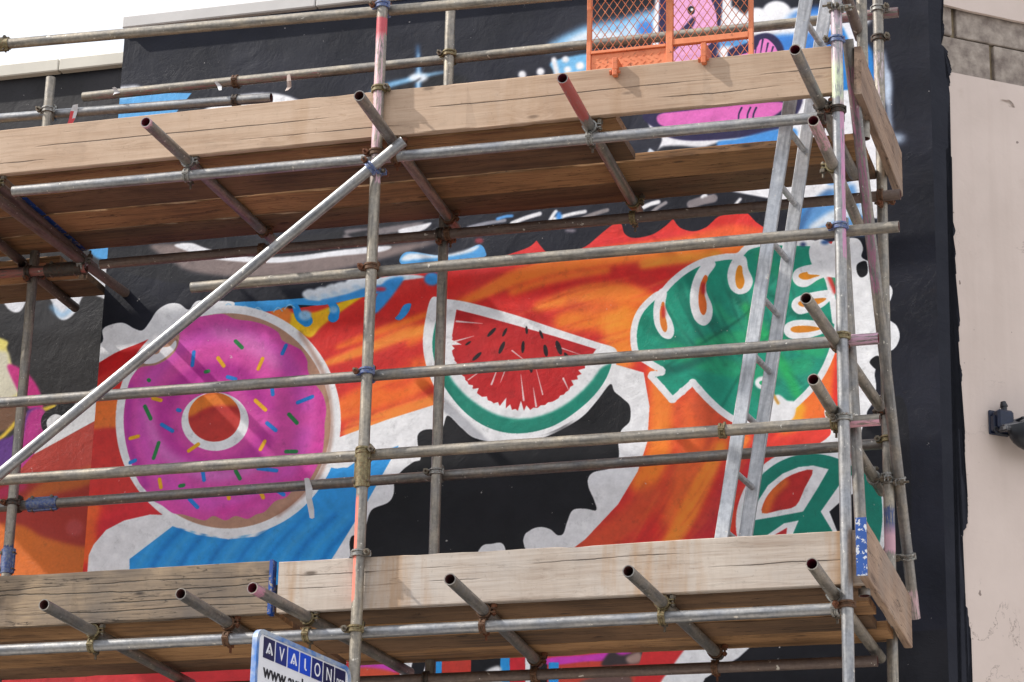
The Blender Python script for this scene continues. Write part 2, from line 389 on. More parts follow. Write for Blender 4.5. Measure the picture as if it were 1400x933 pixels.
# ---- top: sparkle, clouds and the pink figure behind the gate
A.shape([(120, 175), (160, 128), (262, 128), (225, 175)], (92, 168, 224), 1, sm=False)
A.shape([(150, 122), (190, 118), (185, 132), (140, 134)], WHITE, 4)
A.shape([(282, 160), (300, 140), (330, 130), (370, 128), (400, 134), (424, 148), (430, 170)], WHITE, 2)
A.shape([(250, 175), (300, 150), (360, 140), (400, 150), (400, 180)], WHITE, 3)
A.shape([(420, 200), (500, 130), (560, 105), (600, 100), (640, 110), (600, 130), (560, 135), (540, 160)], (14, 14, 18), 8)
A.line([(480, 160), (520, 122), (572, 108)], [16, 10, 3], (120, 190, 240), 7); A.line([(530, 118), (572, 106), (610, 99)], [2, 7, 2], (150, 205, 245), 4)
A.line([(571, 62), (572, 108), (568, 150)], [2, 9, 6], (90, 160, 220), 6); A.line([(572, 74), (572, 150)], [1, 5], (215, 235, 250), 2)
A.dot(572, 107, 13, 6, (240, 248, 255), 5); A.line([(540, 130), (575, 108)], [6, 2], (30, 30, 38), 3)
for x, y, r in ((714, 103, 5.5), (739, 99, 5.5), (716, 120, 4)): A.dot(x, y, r, r, WHITE, 2)
A.line([(752, 66), (800, 50), (850, 42), (900, 30), (960, 45), (1010, 40)], [14, 34, 40, 40, 40, 30], (140, 196, 236), 9)
A.line([(775, 60), (805, 50), (855, 52), (895, 44)], [6, 18, 16, 22], (226, 236, 244), 7)
A.dot(868, 46, 22, 12, (190, 220, 245), 6); A.dot(884, 40, 14, 10, (70, 140, 220), 6)
A.shape([(757, 84), (830, 74), (830, 120), (765, 110), (757, 98)], (120, 190, 236), 3)
A.line([(757, 82), (762, 104)], 8, WHITE, 3)
for x, y, r in ((776, 96, 5), (793, 91, 6), (773, 82, 5), (812, 85, 5)): A.dot(x, y, r, r*.9, WHITE, 2.5)
A.shape([(893, 30), (898, -20), (905, -40), (1000, -40), (1000, 30), (1018, 52), (1070, 48), (1070, 140), (1000, 165), (905, 160), (890, 110)], WHITE, 2, sm=False)
A.shape([(900, 50), (903, -40), (990, -40), (985, 50), (985, 110), (905, 130)], NAVY, 1.5, sm=False)
A.shape([(913, 48), (915, 10), (925, -12), (945, -25), (965, -10), (978, 15), (980, 45), (972, 60), (960, 72), (940, 118), (922, 112), (920, 90)], (238, 172, 216), 1)
A.shape([(912, 52), (922, 70), (948, 36), (948, 24), (930, 42)], NAVY, 1.5); A.dot(945, 15, 5, 6, (30, 30, 36), 1.2); A.dot(946, 14, 2, 2, (240, 240, 240), 1)
A.shape([(985, 40), (1000, 10), (1020, 25), (1035, 42), (1010, 52)], WHITE, 3); A.dot(1003, 60, 22, 9, (90, 160, 220), 6); A.dot(995, 72, 14, 8, WHITE, 4)
for x, y, r in ((1010, 30, 14), (1035, 24, 16), (1062, 18, 20), (1090, 22, 14)): A.dot(x, y, r, r*.8, WHITE, 2)
A.dot(1062, 82, 24, 36, (60, 130, 212), 5); A.dot(1120, 60, 60, 50, (60, 130, 212), 8); A.line([(1020, 40), (1100, 35), (1180, 25)], 26, WHITE, 5)
A.shape([(995, 72), (1020, 60), (1032, 50), (1048, 46), (1062, 52), (1072, 70), (1072, 110), (1010, 110)], NAVY, 1.5)
A.shape([(990, 84), (1030, 70), (1040, 55), (1052, 56), (1064, 74), (1066, 110), (990, 110)], (232, 128, 198), 1)
for i in range(4): A.line([(1036+7*i, 50+5*i), (1032+7*i, 78)], [3, 1], NAVY, .8)
# right blue flash with the white spray
A.shape([(1150, 40), (1185, 60), (1196, 90), (1200, 180), (1205, 240), (1180, 300), (1090, 300), (1100, 240), (1140, 160)], (40, 134, 216), 4)
A.line([(1150, 20), (1172, 70), (1180, 120)], 12, (240, 240, 246), 3)
A.line([(1207, 70), (1211, 100), (1216, 160), (1216, 215)], [3, 8, 6, 9], (190, 205, 226), 5); A.dot(1226, 190, 12, 7, (170, 185, 205), 8); A.dot(1214, 120, 5, 24, (200, 215, 235), 5)
# the figure seen through the ladder gap
A.shape([(872, 150), (1200, 120), (1200, 300), (880, 240)], (242, 243, 247), 1.5, sm=False)
A.shape([(868, 150), (884, 150), (888, 175), (905, 192), (880, 230), (850, 240)], (40, 42, 54), 1.5)
A.shape([(890, 150), (1080, 120), (1085, 165), (1040, 184), (980, 192), (930, 192), (900, 180)], NAVY, 1.5)
A.shape([(900, 158), (940, 152), (1065, 140), (1060, 158), (1020, 172), (960, 175), (908, 174)], (228, 112, 192), 1.5)
for x in (1014, 1026, 1034): A.line([(x, 148), (x-4, 158), (x-4, 170)], [3, 2.4, 2], NAVY, .8)
A.shape([(880, 240), (900, 205), (925, 200), (960, 202), (990, 195), (1010, 210), (985, 230)], (24, 26, 34), 2)
A.shape([(882, 216), (888, 203), (902, 213)], (220, 228, 238), 1.5, sm=False)
A.shape([(980, 196), (1010, 190), (1060, 178), (1090, 180), (1070, 215), (1000, 215)], (70, 150, 226), 3)
A.shape([(1085, 322), (1100, 286), (1128, 262), (1168, 252), (1185, 322)], (96, 156, 216), 5, sm=False); A.line([(1092, 320), (1108, 284), (1135, 262)], 8, (44, 80, 130), 5, .6); A.line([(1110, 312), (1140, 296), (1170, 290)], [10, 18, 14], (226, 236, 246), 5)
A.line([(1135, 250), (1160, 246)], 8, (40, 120, 200), 4)
# ---- strip between the upper deck and the guard rails
A.shape([(150, 345), (230, 334), (300, 330), (420, 322), (560, 306), (560, 345), (500, 356), (380, 380), (270, 390), (170, 372)], (22, 22, 28), 3)
A.shape([(205, 336), (260, 336), (310, 350), (420, 352), (520, 338), (600, 330), (540, 350), (470, 368), (400, 378), (330, 380), (262, 372), (232, 356)], (134, 118, 114), 5)
A.shape([(238, 336), (262, 333), (285, 341), (340, 352), (400, 351), (470, 342), (532, 337), (520, 345), (450, 352), (380, 360), (300, 356), (262, 346)], (238, 238, 242), 1.5)
A.shape([(470, 316), (515, 313), (500, 322), (545, 318), (580, 306), (560, 306), (470, 322), (490, 330)], (128, 120, 122), 3)
A.shape([(545, 315), (570, 309), (590, 305), (578, 316), (552, 322)], (236, 236, 240), 1.5)
for x0, y0, x1, y1, w, c in ((700, 306, 738, 293, 7, WHITE), (752, 302, 760, 290, 6, WHITE), (758, 300, 800, 290, 6, WHITE), (790, 302, 830, 288, 7, (140, 132, 132)), (640, 312, 690, 302, 6, (150, 150, 160)),
                          (880, 284, 900, 277, 7, WHITE), (890, 292, 910, 278, 6, (150, 144, 146)), (945, 280, 975, 272, 14, (138, 130, 132)), (1003, 285, 1012, 273, 5, WHITE), (960, 270, 965, 268, 5, WHITE), (680, 300, 700, 296, 5, (90, 160, 226))):
    A.line([(x0, y0), ((x0+x1)/2, (y0+y1)/2-1), (x1, y1)], w, c, 1.5)
A.dot(764, 296, 4, 6, (60, 140, 220), 2)
A.dot(655, 330, 6, 4, (150, 50, 60), 3); A.dot(780, 316, 8, 2, (150, 140, 150), 2)
# ---- the great swoosh
sw = [(100, 512), (140, 488), (180, 472), (215, 458), (250, 445), (300, 424), (360, 425), (420, 420), (470, 408), (500, 390), (540, 372), (600, 350), (640, 352),
      (680, 352), (706, 345), (724, 338), (732, 331), (734, 330), (740, 338), (750, 346), (776, 345), (800, 338), (822, 320), (836, 309), (844, 306), (850, 308), (854, 320), (866, 326), (890, 322), (908, 311), (919, 301), (921, 301), (930, 312), (948, 317), (966, 311), (982, 297), (1000, 294), (1020, 293), (1024, 294), (1036, 306), (1055, 316),
      (1100, 330), (1170, 340), (1180, 420), (1180, 520), (1185, 640), (1190, 800), (690, 800), (740, 768), (780, 738), (825, 690), (852, 645), (864, 600), (866, 560), (855, 535), (825, 525), (700, 560), (600, 584), (530, 604), (462, 630), (430, 690), (300, 760), (150, 800), (100, 800)]
swm = A.mask(smooth(A.w(sw), True, 4), .8); SW = A.full(swm); A.put(swm, RED)
def st(pts, w, c, b=8, al=.9): A.line(pts, w, c, b, al, SW)
st([(560, 360), (640, 362), (760, 345), (900, 335), (1060, 310)], 34, (212, 50, 50), 6)
st([(840, 345), (930, 335), (1000, 318), (1050, 322)], [10, 26, 24, 14], (226, 96, 50), 7)
st([(640, 414), (700, 382), (770, 362), (860, 348), (960, 340), (1060, 336)], [10, 26, 30, 30, 30, 24], (242, 126, 44), 7)
st([(560, 470), (600, 440), (640, 412), (690, 388)], [12, 26, 20, 12], (238, 116, 42), 8)
st([(620, 425), (690, 408), (740, 398), (790, 386), (860, 374), (920, 378), (940, 392)], [8, 14, 18, 14, 12, 22, 24], (204, 40, 36), 6)
st([(700, 400), (760, 382), (830, 370)], 12, (240, 120, 44), 7)
st([(735, 420), (800, 404), (850, 402), (890, 410)], [14, 34, 34, 20], (242, 132, 48), 8)
st([(770, 440), (830, 432), (880, 440)], [30, 50, 46], (244, 132, 42), 10); st([(840, 430), (850, 490)], 44, (246, 140, 48), 10); st([(780, 415), (800, 422), (840, 418)], 16, (206, 82, 44), 9, .6)
st([(880, 362), (920, 356), (980, 350)], 16, (250, 150, 52), 6)
st([(905, 376), (925, 392), (915, 402)], 18, (206, 38, 36), 6)
st([(462, 475), (530, 450), (600, 425)], [8, 14, 8], (240, 120, 40), 6); st([(445, 498), (500, 478), (560, 455), (590, 450)], [10, 18, 22, 12], (246, 140, 52), 6)
st([(470, 560), (520, 538), (560, 520), (600, 500)], [40, 50, 60, 40], (240, 116, 42), 9); st([(480, 590), (540, 566), (600, 548)], 26, (248, 142, 58), 7)
st([(440, 520), (500, 505), (560, 498)], [30, 24, 10], (200, 42, 38), 7); st([(590, 470), (560, 520), (530, 530)], 10, (206, 60, 40), 8, .6)
st([(400, 470), (480, 440), (560, 408), (640, 384)], [20, 26, 22, 16], (198, 36, 32), 8)
st([(136, 600), (160, 594)], 60, (196, 52, 48), 2); st([(130, 568), (148, 566), (165, 566)], 46, (230, 122, 48), 4)
st([(110, 515), (160, 490), (220, 470)], [30, 34, 40], (186, 22, 24), 6, 1)
st([(130, 640), (160, 640), (170, 660)], 70, (196, 52, 46), 8, .8); st([(120, 760), (124, 720), (128, 690)], 24, (228, 98, 40), 8); st([(150, 720), (200, 690), (240, 690)], 44, (200, 40, 52), 10, .8)
# right lower field
A.line([(905, 505), (905, 560), (900, 620), (880, 660)], 40, ORG, 10, 1, SW); A.line([(950, 560), (950, 620), (930, 700)], 60, (222, 100, 44), 16, .9, SW)
A.line([(960, 540), (985, 600)], 44, (206, 82, 48), 10, .8, SW)
A.line([(985, 610), (960, 660), (930, 720), (905, 760)], [20, 26, 26, 24], (244, 132, 44), 7, 1, SW); A.line([(890, 680), (850, 720), (800, 755)], 40, (206, 78, 44), 10, .9, SW)
A.line([(1008, 640), (985, 690), (960, 740)], [20, 30, 30], (188, 42, 50), 8, .9, SW); A.line([(1040, 590), (1030, 640), (1020, 700)], 26, (212, 46, 54), 8, .9, SW); A.line([(1000, 700), (985, 750)], 16, (210, 74, 44), 5, .9, SW)
A.line([(1150, 470), (1110, 560), (1070, 610)], [40, 46, 30], (244, 112, 44), 8, 1, SW); A.line([(1160, 440), (1150, 520), (1150, 560)], 24, (214, 48, 40), 6, 1, SW); A.line([(1090, 560), (1080, 590)], 24, (250, 160, 40), 6, 1, SW)
A.line([(1060, 610), (1140, 590)], 30, (222, 62, 50), 7, 1, SW); A.dot(1086, 552, 7, 10, (240, 200, 40), 5); A.line([(1020, 600), (1000, 640)], 16, (238, 120, 50), 6, 1, SW)
A.a *= (1+.09*SW)[..., None]
rs = random.Random(5)
for k in range(70):                                        # thin dry-brush streaks following the sweep of the paint
    x_ = rs.uniform(440, 1060); y_ = 540-(x_-440)*.27+rs.uniform(-70, 60); c_ = rs.choice(((250, 160, 70), (228, 60, 44), (190, 36, 34), (244, 110, 50)))
    A.line([(x_-40, y_+18), (x_, y_+2), (x_+50, y_-12)], [.6, rs.uniform(1.5, 5), .6], c_, 2, rs.uniform(.2, .5), SW)
for k in range(40):
    x_ = rs.uniform(860, 1020); y_ = rs.uniform(600, 740); c_ = rs.choice(((246, 140, 60), (224, 96, 48), (186, 50, 44)))
    A.line([(x_+22, y_-40), (x_, y_), (x_-26, y_+34)], [.6, rs.uniform(1.5, 5), .6], c_, 2, rs.uniform(.2, .45), SW)
# yellow flame and blue splashes over the doughnut
A.shape([(372, 424), (420, 430), (470, 412), (504, 400), (470, 424), (440, 446), (424, 462), (398, 448)], YEL, 2)
A.shape([(410, 430), (440, 428), (470, 418), (450, 438), (424, 455)], (240, 170, 20), 6, .6)
A.shape([(368, 424), (390, 420), (398, 430), (392, 446)], (240, 130, 50), 3); A.dot(355, 427, 12, 4, DRED, 2)
A.shape([(302, 420), (320, 414), (360, 412), (415, 408), (450, 400), (500, 388), (540, 378), (520, 400), (480, 410), (440, 418), (400, 418), (372, 426), (340, 426), (310, 424)], (58, 158, 228), 1.2)
for pts in ([(404, 420), (410, 434), (420, 440)], [(452, 414), (458, 424), (456, 434)]): A.line(pts, [10, 14, 18], (30, 144, 222), 1)
A.dot(417, 432, 9, 7, (150, 200, 238), 3); A.dot(456, 424, 6, 5, (130, 190, 236), 3)
A.shape([(418, 408), (430, 400), (440, 402), (452, 393), (466, 397), (478, 386), (500, 384), (520, 380), (560, 376), (580, 380), (540, 386), (500, 398), (470, 404), (440, 412)], (222, 236, 246), 1.5)
A.line([(440, 412), (470, 408), (500, 398), (540, 390)], [5, 9, 10, 6], (60, 152, 226), 3)
A.shape([(528, 384), (552, 380), (540, 400), (524, 420), (512, 430), (508, 420), (516, 402)], (56, 150, 224), 2)
A.shape([(545, 430), (552, 418), (562, 416), (558, 428), (548, 438), (540, 436)], (56, 150, 224), 1); A.dot(591, 382, 11, 9, (60, 150, 222), 2)
A.shape([(546, 358), (552, 347), (566, 345), (600, 350), (630, 346), (655, 335), (664, 345), (660, 353), (620, 358), (580, 364), (556, 365)], (80, 162, 226), 1)
A.shape([(549, 357), (555, 349), (570, 347), (600, 350), (630, 344), (655, 336), (645, 345), (610, 352), (575, 355)], (236, 242, 248), 2.5)
A.dot(520, 396, 8, 3, (200, 60, 80), 2)
# white cloud edge left of the doughnut
A.shape([(100, 480), (138, 470), (140, 452), (150, 445), (168, 442), (184, 450), (195, 452), (205, 440), (215, 425), (230, 416), (245, 416), (258, 424), (270, 412), (300, 412), (320, 414), (312, 424), (260, 440), (230, 452), (195, 468), (160, 482), (120, 502)], (243, 243, 245), 1)
# ---- white field and dark blot between doughnut and melon
A.shape([(600, 800), (300, 800), (118, 800), (121, 760), (128, 745), (145, 725), (170, 712), (205, 704), (250, 705), (350, 720), (440, 650), (462, 599), (530, 574), (600, 552), (640, 540), (720, 560), (835, 497), (880, 510), (888, 556), (885, 605), (872, 645), (845, 690), (800, 738), (760, 768), (700, 800)], WHITE, 1, sm=False)
A.shape([(177, 800), (177, 765), (236, 720), (270, 732), (312, 738), (352, 734), (400, 702), (430, 665), (446, 640), (475, 640), (492, 628), (545, 610), (500, 690), (458, 758), (430, 800)], BLU, 1, sm=False)
for i in range(16):
    x = 190+i*19; A.line([(x+40, 705), (x, 745), (x-20, 775)], 5+(i*7 % 5), (70, 168, 232) if i % 2 else (20, 122, 206), 4, .7, A.full(A.mask(A.w([(177, 800), (177, 765), (236, 720), (312, 738), (400, 702), (446, 640), (545, 610), (500, 690), (430, 800)]), .8)))
A.shape([(446, 636), (450, 639), (462, 641), (477, 636), (470, 630)], WHITE, 1)
A.shape([(478, 800), (479, 760), (478, 742), (482, 733), (492, 733), (500, 720), (508, 698), (530, 688), (538, 676), (540, 656), (552, 642), (566, 632), (575, 628), (571, 606), (572, 594), (582, 588), (604, 586), (612, 569), (630, 585), (650, 600), (690, 606),
         (740, 600), (790, 575), (815, 550), (834, 526), (840, 536), (852, 546), (861, 556), (861, 576), (850, 588), (845, 602), (846, 625), (836, 640), (812, 646), (804, 655), (805, 668), (812, 684), (815, 698), (800, 696), (783, 698), (775, 715), (770, 730), (762, 732), (752, 724), (738, 721), (724, 726), (715, 740), (712, 800)], (14, 14, 18), 1)
A.shape([(640, 800), (655, 752), (672, 744), (690, 748), (692, 800)], WHITE, 1)
A.line([(700, 560), (800, 600), (830, 625)], [30, 20, 10], (34, 32, 36), 14, .6)
for (x_, y_, r_) in ((424, 403, 8), (440, 400, 8), (455, 396, 8), (468, 394, 9), (484, 388, 9), (500, 386, 8)): A.dot(x_, y_, r_+3, r_*.9, (232, 239, 247), 2); A.dot(x_+4, y_+5, r_*.8, 2.5, (150, 196, 234), 4, .6)
for (x_, y_, r_) in ((312, 419, 7), (335, 422, 6), (352, 424, 7), (380, 424, 6), (396, 420, 7)): A.line([(x_-r_, y_+3), (x_, y_-3), (x_+r_, y_+2)], 2, (150, 205, 240), 1, .8)
# ---- doughnut
def ell(cx, cy, rx, ry, n=48, r=0.): return [(cx+rx*math.cos(t)*math.cos(r)-ry*math.sin(t)*math.sin(r), cy+rx*math.cos(t)*math.sin(r)+ry*math.sin(t)*math.cos(r)) for t in np.linspace(0, 2*math.pi, n+1)[:-1]]
A.shape(ell(312, 576, 154, 158), WHITE, 1); A.shape(ell(311, 576, 141, 147), BEI, 1)
A.line([(410, 455), (445, 520), (452, 600), (430, 660), (380, 705)], 6, (160, 112, 92), 4, .7)
PK = [(246, 448), (262, 436), (285, 432), (305, 430), (322, 437), (345, 440), (365, 446), (380, 455), (386, 466), (400, 473), (412, 480), (420, 494), (421, 508), (430, 525), (441, 540), (446, 560), (444, 578), (443, 600), (440, 622), (430, 645), (418, 662), (402, 668),
      (392, 680), (376, 686), (362, 700), (350, 704), (338, 710), (322, 706), (308, 712), (292, 706), (280, 712), (264, 708), (250, 704), (236, 702), (222, 692), (208, 684), (200, 672), (190, 660), (180, 636), (172, 606), (169, 575), (172, 545), (178, 520), (192, 503), (212, 500), (228, 492), (240, 480), (245, 465)]
pm = A.mask(smooth(A.w(PK), True), 1); PM = A.full(pm); A.put(pm, (222, 80, 170))
A.line(ell(294, 577, 72, 66)+[(366, 577)], 30, (190, 46, 156), 12, .8, PM); A.line(ell(306, 573, 112, 116)+[(418, 573)], 26, (216, 84, 188), 14, .9, PM)
A.line([(290, 452), (340, 470), (380, 500)], [12, 30, 14], (234, 140, 202), 12, .6, PM); A.line([(200, 560), (225, 620), (290, 650), (350, 640)], [10, 18, 22, 12], (226, 130, 206), 10, .8, PM)
A.line([(380, 440), (432, 520), (440, 600), (400, 670)], 16, (212, 60, 160), 8, .8, PM); A.line([(178, 530), (176, 600), (200, 665)], 12, (180, 50, 160), 7, .8, PM)
A.line([(250, 515), (290, 505), (330, 512), (352, 545)], [8, 18, 18, 10], (180, 36, 146), 9, .8, PM); A.line([(300, 700), (340, 690), (390, 660)], 14, (222, 60, 160), 8, .7, PM)
A.line([(196, 500), (222, 490), (238, 474), (244, 458)], 4, (150, 120, 104), 2)
A.shape([(196, 497), (205, 486), (216, 484), (222, 476), (232, 474), (240, 466), (240, 476), (228, 488), (212, 497)], (236, 234, 238), 1)
A.shape(ell(294, 577, 46, 40), WHITE, 1); hm = A.mask(smooth(A.w(ell(293, 571, 35.5, 33.5)), True), 1); A.put(hm, (202, 58, 50)); A.line([(262, 560), (285, 548), (325, 545)], 24, (238, 128, 44), 5, 1, A.full(hm)); A.line([(262, 575), (290, 560), (326, 562)], 8, (190, 46, 44), 4, .8, A.full(hm))
SB, SG, SY = (34, 130, 214), (40, 132, 70), (236, 176, 28)
for x0, y0, x1, y1, c in ((265, 482, 263, 500, SB), (298, 490, 306, 501, SY), (281, 509, 285, 508, SG), (311, 516, 322, 519, SB), (322, 467, 331, 476, SG), (209, 545, 220, 548, SY), (198, 556, 206, 573, SG), (221, 581, 236, 590, SB), (243, 561, 246, 562, SB),
                       (178, 600, 189, 597, SY), (217, 606, 210, 627, SG), (178, 633, 185, 630, SB), (258, 617, 271, 608, SY), (277, 644, 279, 657, SB), (322, 644, 328, 655, SG), (218, 656, 220, 667, SY), (246, 665, 251, 664, SG), (259, 683, 270, 694, SB), (312, 678, 313, 682, SY),
                       (391, 473, 386, 484, SB), (359, 491, 353, 505, SY), (372, 532, 373, 540, SB), (407, 551, 427, 543, SB), (350, 549, 363, 561, SY), (395, 567, 406, 579, SG), (365, 579, 377, 589, SB), (362, 604, 356, 615, SY), (391, 618, 405, 618, SG), (353, 641, 378, 644, SB),
                       (356, 673, 360, 681, SY), (380, 672, 388, 677, SB), (203, 520, 204, 521, SG), (349, 548, 350, 549, SY)):
    A.line([(x0, y0), (x1, y1)], 6, c, .8, sm=False)
# ---- watermelon slice
A.shape([(590, 408), (606, 409), (640, 414), (700, 430), (760, 450), (815, 468), (842, 478), (842, 500), (828, 530), (800, 562), (760, 588), (715, 600), (670, 595), (630, 572), (600, 540), (584, 505), (578, 470), (582, 435)], WHITE, 1)
rim = A.mask(smooth(A.w([(598, 432), (602, 428), (620, 440), (830, 490), (836, 498), (824, 526), (798, 555), (758, 582), (714, 593), (675, 588), (640, 568), (612, 536), (597, 505), (591, 470)]), True), 1)
A.put(rim, (26, 138, 116)); A.line([(600, 520), (640, 575), (700, 597), (760, 585)], 8, (20, 108, 92), 4, .7, A.full(rim)); A.line([(700, 575), (760, 560), (810, 520)], 6, (60, 168, 140), 4, .7, A.full(rim))
A.shape([(607, 420), (640, 424), (832, 480), (820, 506), (796, 535), (762, 560), (720, 573), (680, 568), (645, 548), (618, 520), (605, 490), (603, 455)], WHITE, 3)
mel = [(624, 424), (660, 433), (700, 444), (760, 461), (815, 478), (806, 491)]
rj = random.Random(12); arc = smooth(np.array([(806, 491), (795, 512), (778, 534), (755, 550), (725, 561), (700, 561), (675, 552), (652, 538), (636, 520), (624, 500), (618, 480), (618, 460)], float), False, 6)
for i, q in enumerate(arc):
    if i % 2 == 0: mel.append(tuple(q))
    else:
        d_ = (np.array([712, 490])-q); d_ /= np.hypot(*d_); mel.append(tuple(q+d_*rj.choice((0, 1, 2, 2, 4, 7, 14))))
mm_ = A.mask(A.w(mel), 1); A.put(mm_, (196, 34, 38)); MM = A.full(mm_)
A.line([(650, 450), (700, 480), (760, 500)], 40, (206, 40, 40), 14, .7, MM)
for x0, y0, x1, y1, w in ((624, 440, 660, 443, 3), (620, 468, 648, 460, 3), (672, 526, 684, 494, 3), (716, 548, 712, 512, 3), (733, 556, 729, 530, 3), (770, 518, 778, 535, 3), (700, 480, 726, 500, 2), (760, 474, 795, 486, 2), (640, 520, 668, 500, 2), (742, 540, 733, 505, 2), (690, 508, 684, 524, 2)):
    A.line([(x0, y0), (x1, y1)], [w, .6], (240, 226, 226), .8, .9, sm=False)
for x, y, rx, ry, r in ((652, 488, 9, 3.4, -.75), (686, 476, 10, 3.6, -1.15), (672, 455, 9, 3.2, -.8), (715, 475, 9, 3.2, -1.5), (746, 480, 9, 4, 1.4), (764, 476, 11, 4.6, 1.25), (726, 503, 8, 3.4, 1.5), (700, 500, 8, 3.4, -1.4), (690, 455, 7, 2.6, -1.1), (720, 452, 6, 2.4, 1.5), (775, 488, 7, 3, 1.), (668, 505, 5, 2.4, -.9), (640, 470, 5, 2, -.6), (740, 458, 7, 2.5, 1.2)):
    A.dot(x, y, rx*.92, ry*.74, (28, 18, 22), .9, rot=r)
# ---- monstera leaf
leaf = [(868, 484), (864, 462), (867, 440), (876, 422), (892, 406), (905, 398), (918, 384), (938, 368), (962, 356), (990, 350), (1010, 348), (1024, 336), (1050, 330), (1085, 330), (1118, 332), (1145, 345), (1150, 380), (1150, 420), (1146, 460), (1135, 495),
        (1118, 525), (1095, 550), (1070, 570), (1045, 580), (1010, 578), (988, 566), (968, 548), (955, 534), (947, 525), (946, 525), (932, 537), (919, 548), (917, 548), (903, 532), (889, 516), (890, 514), (903, 510), (902, 507), (884, 496)]
q_ = np.array(leaf, float); q_ = q_+(q_.mean(0)-q_)*.018; leaf = [tuple(v_) for v_ in q_]; lw = smooth(A.w(leaf), True)
cx, cy = lw.mean(0); ls = []
nn_ = np.gradient(lw, axis=0); nn_ /= np.hypot(nn_[:, 0], nn_[:, 1])[:, None]; nn_ = np.stack([-nn_[:, 1], nn_[:, 0]], 1)
sg = 1 if ((np.array([cx, cy])-lw)*nn_).sum() > 0 else -1
lm = A.mask(lw, 1); A.put(lm, GRN); LM = A.full(lm)
for pts, w, c in (([(880, 440), (930, 470), (1000, 500), (1060, 560)], 20, (20, 128, 104)), ([(940, 370), (960, 420), (1000, 470), (1060, 520)], 16, (16, 116, 96)), ([(920, 480), (980, 500), (1040, 510), (1100, 500)], 26, (40, 170, 118)), ([(960, 470), (1040, 460), (1120, 480)], 22, (44, 178, 116)),
                  ([(1000, 400), (1040, 440), (1100, 470)], 12, (16, 110, 90)), ([(1040, 350), (1080, 380), (1140, 380)], 18, (42, 168, 122)), ([(1050, 400), (1090, 430), (1140, 440)], 10, (14, 112, 92)), ([(900, 510), (940, 500), (980, 480)], 12, (14, 100, 88)), ([(980, 420), (1000, 440), (1050, 445)], 12, (46, 176, 128)), ([(1020, 420), (1070, 500), (1090, 540)], 14, (40, 190, 100)), ([(930, 390), (945, 430), (960, 460)], 12, (14, 118, 98)), ([(1010, 520), (1050, 550), (1080, 550)], 12, (18, 150, 110))):
    A.line(pts, w, c, 6, .75, LM)
for k in range(9):
    A.line([(900+k*22, 400-k*4), (930+k*20, 450-k*3), (985+k*14, 510-k*3)], [1, 3, 1], (12, 84, 74), 2, .45, LM)
for k in range(6):
    A.line([(905+k*30, 395-k*6), (925+k*28, 440-k*4), (960+k*24, 500)], [1.5, 4, 1], (70, 190, 150), 2, .35, LM)
for pts in ([(905, 505), (960, 470), (1020, 430), (1060, 380)], [(985, 560), (1020, 500), (1060, 450), (1110, 400)]):
    A.line(pts, [2, 4, 1.5], (8, 78, 66), 2, .55, LM)
for k in range(14):
    x_, y_ = 890+k*17, 480+((k*37) % 60)-20; A.line([(x_, y_), (x_+22, y_+10+(k % 3)*5)], [1, 3.5, 1], (10, 92, 76) if k % 2 else (60, 186, 140), 2, .4, LM)
A.line(leaf, 10, WHITE, 1, closed=True)
for i_ in range(len(leaf)):
    if 880 < leaf[i_][0] < 960 and leaf[i_][1] > 500: A.dot(leaf[i_][0], leaf[i_][1], 5.2, 5.2, WHITE, 1)
def drop(pts, c, c2=None):
    q = np.array(pts, float); m = q.mean(0); q[:, 0] = m[0]+(q[:, 0]-m[0])*.92; pts = [tuple(p_) for p_ in q]; A.shape(pts, WHITE, 1); tall = np.ptp(q[:, 1]) > np.ptp(q[:, 0])
    k = np.array([.36, .60]) if tall else np.array([.64, .36])
    A.shape([tuple(m+(p-m)*k+np.array([0, 3 if tall else 0])) for p in q], c, 1)
    if c2: A.dot(m[0], m[1]-np.ptp(q[:, 1])*.08, 3, 9, c2, 3)
drop([(902, 396), (912, 400), (910, 420), (920, 440), (923, 455), (917, 464), (905, 461), (895, 447), (892, 430), (894, 412)], (232, 130, 50), (200, 50, 40))
drop([(968, 355), (980, 362), (968, 380), (966, 398), (975, 420), (973, 438), (962, 446), (949, 438), (942, 418), (943, 395), (952, 372)], (232, 110, 40), (200, 40, 44))
drop([(1006, 350), (1020, 352), (1024, 368), (1031, 385), (1024, 399), (1010, 403), (998, 396), (993, 380), (996, 364)], (236, 146, 30))
drop([(1140, 362), (1112, 362), (1088, 368), (1081, 380), (1088, 391), (1102, 393), (1118, 384), (1130, 378)], (230, 144, 30))
drop([(1145, 398), (1112, 400), (1086, 408), (1080, 420), (1090, 430), (1108, 427), (1130, 418)], (226, 140, 40))
drop([(1140, 450), (1120, 440), (1090, 438), (1072, 444), (1070, 456), (1082, 464), (1110, 462)], (228, 140, 40))
A.line([(1108, 372), (1128, 376), (1136, 398), (1142, 440)], 9, WHITE, 1); A.line([(1134, 380), (1142, 400)], 6, (206, 50, 44), 2)
A.dot(1043, 524, 11, 9, WHITE, 1.5); A.dot(1042, 524, 4, 3, (40, 180, 120), 1)
A.shape([(1048, 575), (1052, 548), (1064, 540), (1076, 548), (1086, 550), (1088, 562), (1082, 575), (1060, 585), (1035, 584)], WHITE, 1.5); A.line([(1057, 540), (1064, 552)], 4, (206, 150, 60), 1.5)
